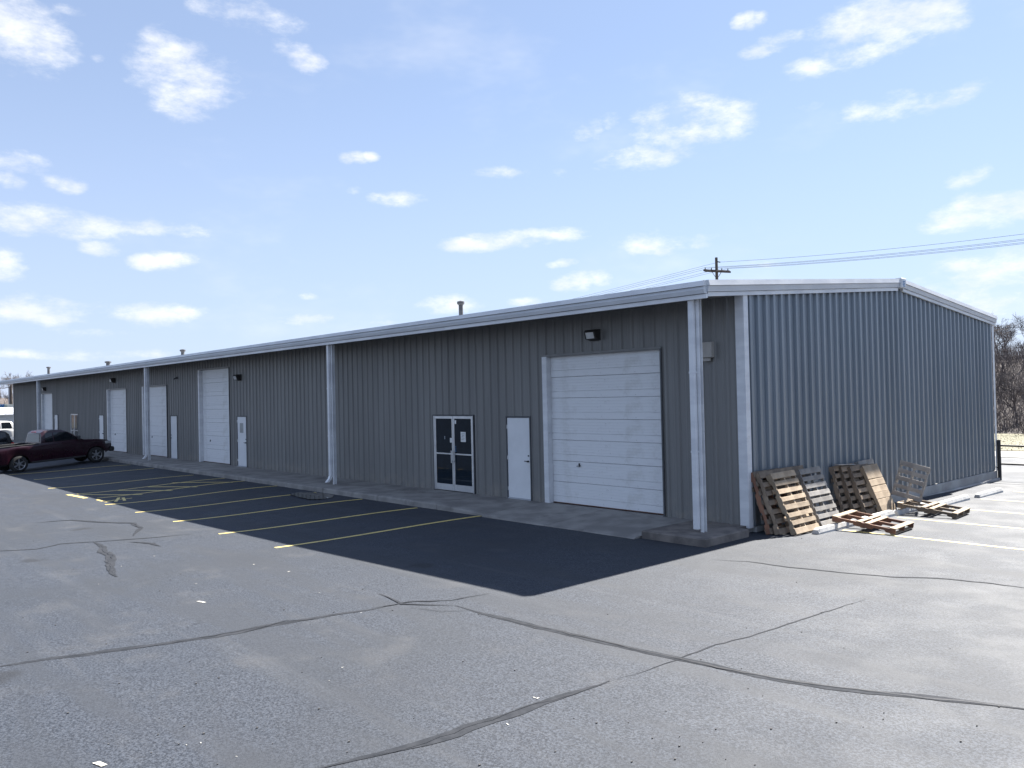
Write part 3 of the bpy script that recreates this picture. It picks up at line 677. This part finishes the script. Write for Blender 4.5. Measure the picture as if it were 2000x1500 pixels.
# ------------------------------------------------------------------ utility poles and wires
def pole(P, label, arm=True):
    t = empty('utility_pole', (P.x, P.y, zg(P.x, P.y))); tag(t, label, 'utility pole', 'utility poles behind the warehouse'); h = P.z-zg(P.x, P.y)
    MB().tube([(0, 0, -.3), (0, 0, h)], [.17, .11], 9).build('pole', M_POLE, t)
    if arm:
        a = MB(); ad = Vector((.35, 1, 0)).normalized()
        MB().box((-.06, -1.25, h-1.15), (.06, 1.25, h-1.0), .01).build('cross_arm', M_POLE, t).rotation_euler = (0, 0, -.35)
        MB().box((.1, -1.25, h-1.22), (.2, 1.25, h-1.08), .01).build('cross_arm', M_POLE, t).rotation_euler = (0, 0, -.35)
        for s in (-1.1, -.5, .5, 1.1): MB().tube([(0, s, h-1.0), (0, s, h-.85)], [.05, .03], 6).build('insulator', M_DARKTRIM, t).rotation_euler = (0, 0, -.35)
        MB().tube([(.1, 0, h-.35), (.32, .05, h-.42)], .05, 6).build('insulator', M_DARKTRIM, t)
        for s in (-.5, .5): MB().tube([(0, s, h-1.1), (0, 0, h-1.75)], .025, 4).build('brace', M_POLE, t).rotation_euler = (0, 0, -.35)
    return h
P1 = px_depth(1399, 503, 65); P2 = px_depth(2300, 403, 45); P0 = px_depth(700, 672, 130)
pole(P1, 'wooden utility pole with cross-arm rising behind the warehouse roof'); pole(P2, 'wooden utility pole beyond the gable beside the wood'); pole(P0, 'wooden utility pole behind the middle of the warehouse')
offs = [Vector((.2, .05, -.4))]+[Vector((0, s, -.85)) for s in (-1.1, -.5, .5, 1.1)]+[Vector((.15, 0, -6.2)), Vector((.15, 0, -6.6))]
rm = Matrix.Rotation(-.35, 3, 'Z')
def wires(A, B, ol):
    for o in ol:
        a, b = A+rm @ o, B+rm @ o; pts = []
        for i in range(17):
            s = i/16; p = a.lerp(b, s); p.z -= 4*s*(1-s)*.35; pts.append(p)
        wo_ = MB().tube(pts, .010, 4, False).build('overhead_wire', M_WIRE)
        tag(wo_, 'thin dark overhead wire strung between the utility poles', 'wire', 'overhead wires on the utility poles')
wires(P1, P2, offs); wires(P0, P1, offs[:5])

# ------------------------------------------------------------------ vehicles
def carpaint(name, c):
    m = mat(name, c, tuple(x*.93 for x in c), rough=.3, scale=2, coat=.25); return m
M_TYRE = mat('tyre_rubber', (.018, .018, .018), (.03, .03, .03), rough=.85, scale=12)
M_RIM = mat('alloy_rim', (.42, .42, .43), (.3, .3, .31), rough=.3, metal=.8)
M_CARGLASS = mat('car_glass', (.01, .012, .016), rough=.04, spec=.7)
M_CHROME = mat('chrome', (.65, .65, .66), rough=.12, metal=1)
M_PLASTIC = mat('black_plastic', (.02, .02, .021), (.03, .03, .03), rough=.6)
M_LIGHTL = mat('headlamp_glass', (.5, .5, .48), (.35, .35, .35), rough=.12)
M_TAIL = mat('tail_lamp', (.45, .02, .02), (.35, .015, .015), rough=.15)
def wheel(t, x, y, r_, wd, spokes=6):
    s = 1 if x > 0 else -1
    e = empty('wheel', (x, y, r_), parent=t)
    tb = MB(); n = 28; ring = [(r_*.66, -wd/2), (r_*.93, -wd/2), (r_, -wd*.36), (r_, wd*.36), (r_*.93, wd/2), (r_*.66, wd/2)]
    for rr, xx in ring:
        for j in range(n): a = 2*math.pi*j/n; tb.v.append(Vector((xx*s, rr*math.cos(a), rr*math.sin(a))))
    for k in range(len(ring)-1):
        for j in range(n): tb.f.append((k*n+j, k*n+(j+1) % n, (k+1)*n+(j+1) % n, (k+1)*n+j))
    tb.build('tyre', M_TYRE, e, True)
    rb = MB(); rb.tube([(s*(wd*.12), 0, 0), (s*(wd*.15), 0, 0)], r_*.655, 28); rb.build('rim_back', M_PLASTIC, e)
    rb = MB(); i0 = 0
    rb.tube([(s*wd*.16, 0, 0), (s*wd*.40, 0, 0)], r_*.18, 14)
    for k in range(spokes):
        a = 2*math.pi*k/spokes; M = Matrix.Rotation(a, 4, 'X')
        rb.box((min(s*wd*.2, s*wd*.36), -r_*.085, r_*.12), (max(s*wd*.2, s*wd*.36), r_*.085, r_*.66), .006, M)
    for j in range(28):
        a, b_ = 2*math.pi*j/28, 2*math.pi*(j+1)/28
        rb.quad(*[(s*xx, q*math.cos(aa), q*math.sin(aa)) for xx, q, aa in ((wd*.40, r_*.62, a), (wd*.40, r_*.62, b_), (wd*.44, r_*.69, b_), (wd*.44, r_*.69, a))])
    rb.build('rim', M_RIM, e)
def loft(name, ys, zb, zt, hw, rows, m, parent, close=True):
    """body shell: at every station y the side runs from zb to zt; hw(y, t) is the half width at height fraction t; open below"""
    v = []; f = []; n = 2*(rows+1)
    for y in ys:
        b_, t_ = zb(y), zt(y)
        side = [(hw(y, k/rows), y, b_+(t_-b_)*k/rows) for k in range(rows+1)]
        v += side+[(-x, y, z) for x, y, z in reversed(side)]
    for i in range(len(ys)-1):
        for j in range(n-1): a = i*n+j; f.append((a, a+n, a+n+1, a+1))
    if close: f.append(tuple(range(n))); e = (len(ys)-1)*n; f.append(tuple(reversed(range(e, e+n))))
    return link(name, emesh(name, v, f, m, False), parent)
def shade_auto(o, ang=35):
    me = o.data; bm = bmesh.new(); bm.from_mesh(me); bmesh.ops.recalc_face_normals(bm, faces=bm.faces[:])
    for e in bm.edges: e.smooth = not (len(e.link_faces) == 2 and e.calc_face_angle(0) > R(ang))
    for fc in bm.faces: fc.smooth = True
    bm.to_mesh(me); bm.free()
def frange(a, b, st):
    n = max(1, round((b-a)/st)); return [a+(b-a)*i/n for i in range(n+1)]
def side_glass(nm, poly, hwf, m, t, off=.008):
    """pane whose outline is (y, z) points: lower rear, lower front, upper front, upper rear; follows the curve of the side"""
    (ya, za), (yb, zb_), (yc, zc_), (yd_, zd) = poly; n = 6
    for s in (1, -1):
        v = []; f = []
        for k in range(n+1):
            q = k/n
            for y, z in ((ya+(yd_-ya)*q, za+(zd-za)*q), (yb+(yc-yb)*q, zb_+(zc_-zb_)*q)): v.append((s*(hwf(z)+off), y, z))
            if k: i = 2*k; f.append((i-2, i-1, i+1, i) if s > 0 else (i-2, i, i+1, i-1))
        link(nm, emesh(nm, v, f, m, True), t)
def pickup(loc, rz, paint, label, crew=False, hz=1.9, spokes=6):
    t = empty('pickup_truck', loc, (0, 0, rz)); tag(t, label, 'pickup truck')
    RA, FA, wr = -1.75, 1.95, .40
    def arch(y, base):
        for a in (RA, FA):
            d = abs(y-a)
            if d < .50: base = max(base, .36+math.sqrt(max(0, .50**2-d*d))*.98)
        return base
    def zb(y): return arch(y, .44 if -2.6 < y < 2.5 else .52)
    def zt(y):
        return lerp_tab([(-2.88, 1.27), (-.72, 1.30), (-.70, 1.30), (1.3, 1.27), (1.5, 1.25), (2.3, 1.18), (2.65, 1.10), (2.82, .98)], y)
    def hw(y, k):
        wmax = lerp_tab([(-2.88, .95), (-2.6, .99), (1.2, .99), (2.3, .97), (2.6, .92), (2.82, .80)], y)
        return wmax*(1-.05*(1-k)**2-(.07*((k-.72)/.28)**2 if k > .72 else 0))
    ys = sorted(set([round(q, 3) for q in frange(-2.88, 2.82, .1)+frange(RA-.5, RA+.5, .05)+frange(FA-.5, FA+.5, .05)]))
    # the bed is open: the shell is closed on top only ahead of it
    rows = 8; n = 2*(rows+1); v = []; f = []
    for y in ys:
        b_, t_ = zb(y), zt(y); side = [(hw(y, k/rows), y, b_+(t_-b_)*k/rows) for k in range(rows+1)]; v += side+[(-x, yy, z) for x, yy, z in reversed(side)]
    for i in range(len(ys)-1):
        for j in range(n-1):
            if j == rows and ys[i] < -.75: continue
            a = i*n+j; f.append((a, a+n, a+n+1, a+1))
    f.append(tuple(range(n))); e = (len(ys)-1)*n; f.append(tuple(reversed(range(e, e+n))))
    body = link('body', emesh('body', v, f, paint), t); shade_auto(body, 40)
    bd = MB(); bd.box((-.80, -2.80, .78), (.80, -.78, .82)); bd.box((-.86, -2.82, .80), (-.80, -.78, 1.285)); bd.box((.80, -2.82, .80), (.86, -.78, 1.285)); bd.box((-.80, -2.85, .80), (.80, -2.80, 1.26)); bd.box((-.80, -.80, .80), (.80, -.76, 1.285))
    bd.build('bed_liner', M_PLASTIC, t)
    for s in (-1, 1):
        MB().box((min(s*.85, s*.955), -2.86, 1.288), (max(s*.85, s*.955), -.76, 1.315), .008).build('bed_rail', M_PLASTIC, t)
    yr = -.72 if not crew else -1.0
    def czt(y): return lerp_tab([(yr, 1.28), (yr+.10, hz-.10), (yr+.26, hz-.015), (.05, hz), (.38, hz-.03), (.6, hz-.13), (1.34, 1.27)], y)
    def chw_z(z): return .93-.20*max(0, (z-1.26)/(hz-1.26))**1.25
    def chw(y, k): return chw_z(1.255+(czt(y)-1.255)*k)*(1 if k < 1 else .93)
    cab = loft('cab', sorted(set(frange(yr, 1.34, .1)+[yr+.1, yr+.26, .38, .6])), lambda y: 1.255, czt, chw, 6, paint, t); shade_auto(cab, 30)
    zt1, zb1 = hz-.13, 1.33
    if crew:
        side_glass('side_window', [(yr+.22, zb1), (yr+.95, zb1), (yr+.95, zt1), (yr+.30, zt1)], chw_z, M_CARGLASS, t)
        side_glass('side_window', [(yr+1.05, zb1), (1.08, zb1), (.56, zt1-.02), (yr+1.05, zt1)], chw_z, M_CARGLASS, t)
    else:
        side_glass('side_window', [(yr+.22, zb1), (yr+.60, zb1), (yr+.60, zt1), (yr+.28, zt1)], chw_z, M_CARGLASS, t)
        side_glass('side_window', [(yr+.66, zb1), (1.10, zb1), (.56, zt1-.02), (yr+.66, zt1)], chw_z, M_CARGLASS, t)
    ws = MB()
    ws.quad(*[(x, y+.012, z+.012) for x, y, z in ((-.80, 1.25, 1.335), (.80, 1.25, 1.335), (.66, .66, hz-.165), (-.66, .66, hz-.165))]); ws.build('windscreen', M_CARGLASS, t)
    rw = MB(); rw.quad(*[(x, y-.012, z) for x, y, z in ((.74, yr+.015, 1.36), (-.74, yr+.015, 1.36), (-.64, yr+.088, hz-.16), (.64, yr+.088, hz-.16))]); rw.build('rear_window', M_CARGLASS, t)
    MB().box((-.22, yr+.06, hz-.075), (.22, yr+.11, hz-.04), .006).build('brake_light', M_TAIL, t)
    for s in (-1, 1):
        for (x, y) in ((s*.83, RA), (s*.83, FA)): wheel(t, x, y, wr, .27, spokes)
        MB().box((min(s*.72, s*.955), 2.42, .92), (max(s*.72, s*.955), 2.76, 1.07), .03).build('headlight', M_LIGHTL, t)
        MB().box((min(s*.80, s*.962), -2.90, .88), (max(s*.80, s*.962), -2.74, 1.22), .02).build('tail_light', M_TAIL, t)
        q = MB(); q.box((min(s*.93, s*1.17), 1.02, 1.30), (max(s*.93, s*1.17), 1.12, 1.50), .03); q.build('wing_mirror', M_PLASTIC, t)
        hd = MB(); hd.box((min(s*.985, s*1.012), yr+.75, 1.12), (max(s*.985, s*1.012), yr+.95, 1.155), .008); hd.build('door_handle', paint, t)
        sl = MB(); sl.box((min(s*.86, s*.97), -1.2, .36), (max(s*.86, s*.97), 1.4, .45), .02); sl.build('sill', M_PLASTIC, t)
        for yy in (yr+.05, 1.28):
            g = MB(); g.box((min(s*.984, s*.991), yy, .55), (max(s*.984, s*.991), yy+.008, 1.26)); g.build('door_gap', M_BLACK, t)
    MB().box((-.93, 2.68, .50), (.93, 2.92, .74), .05).build('front_bumper', M_PLASTIC if not crew else M_CHROME, t)
    MB().box((-.90, -3.0, .50), (.90, -2.86, .70), .03).build('rear_bumper', M_CHROME, t)
    MB().box((-.66, 2.74, .78), (.66, 2.83, 1.04), .02).build('grille', M_PLASTIC, t)
    MB().box((-.80, -2.905, .80), (.80, -2.87, 1.24), .01).build('tailgate', paint, t)
    un = MB(); un.box((-.62, -2.6, .34), (.62, 2.5, .55)); un.tube([(-.8, RA, .40), (.8, RA, .40)], .07, 8); un.build('chassis', M_BLACK, t)
    return t
A, B = px_ground(44, 915), px_ground(190, 903)
ang = .18; TS = .94; hd_ = Vector((-math.sin(ang), math.cos(ang), 0))*3.7*TS; A = B-hd_; A.z = zg(A.x, A.y)
mid = A+hd_*.5; fwd = Vector((-math.sin(ang), math.cos(ang), 0)); side = Vector((fwd.y, -fwd.x, 0))
c0 = mid-side*.95*TS-fwd*.1*TS
tr = pickup(Vector((c0.x, c0.y, (A.z+B.z)/2)), ang, carpaint('maroon_paint', (.018, .001, .007)), 'dark maroon pickup truck parked nose-in to the warehouse pavement')
tr.scale = (TS, TS, TS); tr.rotation_euler = (math.atan2(B.z-A.z, hd_.to_2d().length), 0, ang)
def suv(loc, rz, paint, label, h=1.8):
    t = empty('car', loc, (0, 0, rz)); tag(t, label, 'car'); RA, FA = -1.45, 1.4; BT = h*.60
    def zb(y):
        b_ = .33
        for a in (RA, FA):
            d = abs(y-a)
            if d < .44: b_ = max(b_, .33+math.sqrt(.44**2-d*d))
        return b_
    zt = lambda y: lerp_tab([(-2.42, BT-.06), (-2.3, BT), (1.0, BT), (1.9, BT-.08), (2.25, BT-.2), (2.4, BT-.38)], y)
    hw = lambda y, k: lerp_tab([(-2.42, .86), (-2.1, .94), (1.8, .94), (2.4, .74)], y)*(1-.05*(1-k)**2-(.06*((k-.7)/.3)**2 if k > .7 else 0))
    o = loft('body', sorted(set([round(q, 3) for q in frange(-2.42, 2.4, .12)+frange(RA-.44, RA+.44, .05)+frange(FA-.44, FA+.44, .05)])), zb, zt, hw, 7, paint, t); shade_auto(o, 40)
    czt = lambda y: lerp_tab([(-2.38, BT), (-2.2, h-.22), (-2.05, h-.06), (-1.8, h), (.1, h), (.4, h-.06), (1.15, BT-.02)], y)
    cz = lambda z: .885-.17*max(0, (z-BT)/(h-BT))**1.2
    o = loft('cabin', sorted(set(frange(-2.38, 1.15, .1)+[-2.2, -2.05, .4])), lambda y: BT-.03, czt, lambda y, k: cz(BT-.03+(czt(y)-BT+.03)*k)*(1 if k < 1 else .94), 6, paint, t); shade_auto(o, 30)
    a, b_ = BT+.04, h-.12
    for q in ([(-2.12, a), (-1.35, a), (-1.35, b_), (-2.0, b_)], [(-1.25, a), (-.35, a), (-.35, b_), (-1.25, b_)], [(-.27, a), (.95, a), (.36, b_), (-.27, b_)]): side_glass('side_window', q, cz, M_CARGLASS, t)
    q = MB(); q.quad((-.74, 1.13, BT+.04), (.74, 1.13, BT+.04), (.62, .46, h-.08), (-.62, .46, h-.08)); q.build('windscreen', M_CARGLASS, t)
    q = MB(); q.quad((.72, -2.38, BT+.05), (-.72, -2.38, BT+.05), (-.64, -2.235, h-.2), (.64, -2.235, h-.2)); q.build('rear_window', M_CARGLASS, t)
    for s in (-1, 1):
        for y in (RA, FA): wheel(t, s*.80, y, .36, .23, 5)
        MB().box((min(s*.6, s*.84), 2.1, BT-.36), (max(s*.6, s*.84), 2.36, BT-.22), .02).build('headlight', M_LIGHTL, t); MB().box((min(s*.72, s*.90), -2.44, BT-.28), (max(s*.72, s*.90), -2.3, BT-.02), .02).build('tail_light', M_TAIL, t)
        MB().box((min(s*.88, s*1.08), .78, BT+.02), (max(s*.88, s*1.08), .88, BT+.17), .02).build('wing_mirror', M_PLASTIC, t)
    MB().box((-.85, 2.3, .38), (.85, 2.5, .58), .04).build('front_bumper', M_PLASTIC, t); MB().box((-.88, -2.52, .42), (.88, -2.36, .62), .04).build('rear_bumper', M_PLASTIC, t)
    return t
def park(px, dep, rz, *a, **k):
    """rear end of the car at picture column px, facing away from the warehouse"""
    P = px_depth(px, 850, dep); f_ = Vector((-math.sin(rz), math.cos(rz), 0)); P = P+f_*2.5; suv(Vector((P.x, P.y, zg(P.x, P.y))), rz, *a, **k)
park(27, 68, R(187), carpaint('white_paint', (.78, .78, .77)), 'white sport utility car parked by the far end of the warehouse', h=1.66)
park(20, 47, R(186), carpaint('black_paint', (.008, .008, .010)), 'black car parked beyond the maroon pickup truck', h=1.68)

# ------------------------------------------------------------------ far left: shed, containers
shc = Vector((-121, 6, zg(-121, 6)))
sh = tag(empty('shed', shc, (0, 0, R(6))), 'low shed with a white ribbed metal roof beyond the warehouse end', 'shed')
MB().box((-3.5, -9, -.3), (3.5, 9, 2.0)).build('wall', mat('shed_wall', (.42, .44, .47), (.36, .38, .41), rough=.6), sh)
q = MB(); q.quad((3.9, -9.4, 1.95), (3.9, 9.4, 1.95), (0, 9.4, 2.85), (0, -9.4, 2.85)); q.quad((0, -9.4, 2.85), (0, 9.4, 2.85), (-3.9, 9.4, 1.95), (-3.9, -9.4, 1.95)); q.quad((3.9, -9.4, 1.82), (3.9, 9.4, 1.82), (3.9, 9.4, 1.95), (3.9, -9.4, 1.95))
srf = q.build('roof', mat('white_roof', (.80, .80, .79), (.72, .72, .72), rough=.4), sh)
for k in range(-9, 10):
    MB().extrude([(-.03, 0), (0, .05), (.03, 0)], [lambda u, v, k=k: (3.9, k*1.0+u, 1.95+v), lambda u, v, k=k: (.02, k*1.0+u, 2.845+v)]).build('roof_seam', MATS['white_roof'], srf)
def crate(P, cm, label, hw_):
    t = tag(empty('storage_crate', P, (0, 0, R(6))), label, 'crate', 'storage crates behind the shed'); h = .92
    prof = []; k = -hw_
    while k < hw_-.05: prof += [(k, 0), (k+.08, 0), (k+.10, -.03), (k+.18, -.03)]; k += .2
    prof.append((hw_, 0))
    for s in (1, -1): MB().extrude(prof, [lambda u, v, s=s: (s*(.5+v), u, .1), lambda u, v, s=s: (s*(.5+v), u, h-.06)]).build('side_wall', cm, t)
    for s in (-1, 1): MB().box((-.48, s*hw_-.02, .1), (.48, s*hw_+.02, h-.06)).build('end_wall', cm, t)
    MB().box((-.53, -hw_-.03, h-.06), (.53, hw_+.03, h)).build('lid', cm, t); MB().box((-.5, -hw_, 0), (.5, hw_, .1)).build('base', M_PLASTIC, t)
cbl = mat('container_blue', (.06, .20, .46), (.05, .16, .38), rough=.5, scale=1); cbl2 = mat('container_pale_blue', (.16, .34, .55), (.13, .29, .48), rough=.5, scale=1); cgr = mat('container_greenish', (.5, .56, .48), (.44, .5, .42), rough=.5, scale=1); cwh = mat('container_white', (.6, .62, .6), (.5, .52, .5), rough=.5, scale=1)
for pxl, cm_, lab in ((2.5, cbl2, 'pale blue crate at the end of the row behind the white-roofed shed'), (8.5, cbl, 'deep blue crate beside the pale blue one behind the white-roofed shed'), (14, cgr, 'greenish white crate beside the deep blue one'), (21.5, cwh, 'white crate at the end of the row behind the white-roofed shed')):
    P = px_depth(pxl, 801, 128); crate(P, cm_, lab, .42 if pxl < 20 else .62)
bank = MB(); bank.box((-146, -6, -1), (-136, 40, px_depth(10, 801, 128).z), .3); tag(bank.build('earth_bank', M_DIRT), kind='structure')
for (px, yb, dep, lab) in ((17.5, 752, 150, 'pale utility pole in front of the far wooded hill'), (21.5, 752, 150, 'dark wooden utility pole in front of the far wooded hill')):
    P = px_depth(px, yb, dep); t = tag(empty('utility_pole', (P.x, P.y, -.6)), lab, 'utility pole'); c_ = M_TRIM2 if 'pale' in lab else M_POLE
    MB().tube([(0, 0, 0), (0, 0, P.z+.55)], [.16 if 'pale' in lab else .28, .12 if 'pale' in lab else .2], 8).build('pole', c_, t)
    MB().box((-.05, -.6, P.z+.1), (.05, .6, P.z+.2)).build('cross_arm', c_, t)

# ------------------------------------------------------------------ wooded hills
def hillz(x, y):
    r_ = 0.
    if y > 43: r_ = max(r_, 5.6*sstep(43, 72, y))
    if x < -150: r_ = max(r_, 5.*sstep(-150, -185, x)*1.0)
    return r_
hx = axis([(-300, -140, 8), (-140, 90, 6)]); hy = axis([(-60, 43, 8), (43, 110, 4)])
hv = []; hf = []; n = len(hx)
hid = {}
for j, y in enumerate(hy):
    for i, x in enumerate(hx): hv.append((x, y, zg(x, y)-.03+hillz(x, y)+(random.uniform(-.25, .25) if hillz(x, y) > .3 else 0)))
for j in range(len(hy)-1):
    for i in range(n-1):
        if max(hillz(hx[i], hy[j]), hillz(hx[i+1], hy[j+1]), hillz(hx[i], hy[j+1]), hillz(hx[i+1], hy[j])) > 0: hf.append((j*n+i, j*n+i+1, (j+1)*n+i+1, (j+1)*n+i))
tag(link('hillside', emesh('hillside', hv, hf, M_HILL, True)), kind='structure')
def bare_tree(seed, h):
    rr = random.Random(seed); tk = MB(); cr = MB()
    def grow(p, d, L, r_, lev, mb):
        pts = [p]; rad = [r_]; q = p.copy(); dd = d.copy(); ns = 4 if lev < 2 else 3
        for k in range(ns):
            dd = (dd+Vector((rr.gauss(0, .13), rr.gauss(0, .13), rr.gauss(.05, .08)))).normalized(); q = q+dd*(L/ns); pts.append(q.copy()); rad.append(r_*(1-.62*(k+1)/ns))
        mb.tube(pts, rad, 6 if lev == 0 else 3, lev == 0)
        if lev >= 4: return
        for _ in range((6, 5, 5, 4)[lev]):
            s = rr.uniform(.35, 1.0) if lev else rr.uniform(.3, 1.0); k = min(ns-1, int(s*ns)); b_ = pts[k].lerp(pts[k+1], s*ns-k if s < 1 else 1)
            az = rr.uniform(0, 6.283); sp = rr.uniform(.5, 1.05)
            o = dd.orthogonal().normalized(); o.rotate(Matrix.Rotation(az, 3, dd))
            nd = (dd*math.cos(sp)+o*math.sin(sp)+Vector((0, 0, .15))).normalized()
            grow(b_, nd, L*rr.uniform(.45, .68), max(.013, rad[k]*.6), lev+1, cr)
    grow(Vector((0, 0, -.2)), Vector((rr.uniform(-.12, .12), rr.uniform(-.12, .12), 1)).normalized(), h*.5, h*.017, 0, tk)
    return emesh('trunk', tk.v, tk.f, M_BARK), emesh('crown', cr.v, cr.f, M_BARK)
VAR = [bare_tree(s, 7) for s in (1, 2, 3, 4, 5)]
tn = 0
def tree(x, y, h, label, group):
    global tn
    t = empty('bare_tree', (x, y, zg(x, y)+hillz(x, y)-.1), (0, 0, random.uniform(0, 6.28))); k = h/7*1.05; t.scale = (k, k, k); tag(t, label, 'tree', group)
    a, b_ = VAR[tn % 5]; tn += 1; link('trunk', a, t); link('crown', b_, t)
rt_ = random.Random(11)
for k in range(90):
    y = 45+32*(k/90)+rt_.uniform(-1, 1); x = rt_.uniform(-22, 10)-(y-45)*.32
    tree(x, y, rt_.uniform(3.8, 5.4), 'leafless grey-brown tree in the wood beyond the grass verge', 'bare trees beyond the verge')
for k in range(34):
    tree(-168-rt_.uniform(0, 45), -12+k*1.7+rt_.uniform(-2, 2), rt_.uniform(4.5, 6.5), 'leafless tree on the far hill beyond the containers', 'bare trees on the far hill')
q = px_depth(1537, 760, 72); t_h = 12.8; tree(q.x, q.y, t_h-3, 'tall bare tree whose tip shows above the gable roof edge', None)
q = px_depth(44, 760, 150); tree(q.x, q.y, 10, 'tall bare tree showing above the far end of the roof', None)
br = MB()
for _ in range(24000):
    if random.random() < .82: y = 43.5+random.random()**1.3*36; x = random.uniform(-24, 12)-(y-45)*.32
    else: x = -156-random.random()*40; y = random.uniform(-8, 42)
    z = zg(x, y)+hillz(x, y)-.1; p = Vector((x, y, z)); L = random.uniform(.6, 2.4); d = Vector((random.gauss(0, .45), random.gauss(0, .45), 1)).normalized()
    sd_ = Vector((-d.y, d.x, 0)); sd_ = (sd_.normalized() if sd_.length > .01 else Vector((1, 0, 0)))*random.uniform(.012, .03)
    m_ = p+d*L*.55+Vector((random.gauss(0, .12), random.gauss(0, .12), 0)); e = m_+Vector((random.gauss(0, .5), random.gauss(0, .5), .8)).normalized()*L*.5
    br.quad(p-sd_, p+sd_, m_+sd_*.6, m_-sd_*.6); br.quad(m_-sd_*.6, m_+sd_*.6, e)
    for _k in range(2):
        e2 = m_+Vector((random.gauss(0, .8), random.gauss(0, .8), .7)).normalized()*L*.4; br.quad(m_-sd_*.4, m_+sd_*.4, e2)
tag(br.build('undergrowth', M_BARK), 'tangled leafless undergrowth covering the wooded slopes', 'undergrowth', kind='stuff')
gr = MB()
for _ in range(14000):
    y = random.uniform(28.1, 43); x = random.uniform(-22, 14)-(y-28)*.3; p = Vector((x, y, zg(x, y)+.02)); h = random.uniform(.03, .07); a = random.uniform(0, 3.14)
    d = Vector((math.cos(a), math.sin(a), 0))*.02; gr.quad(p-d, p+d, p+Vector((random.gauss(0, .04), random.gauss(0, .04), h)))
tag(gr.build('grass', M_GRASS), 'short dry winter grass on the verge beyond the road', 'grass', kind='stuff')
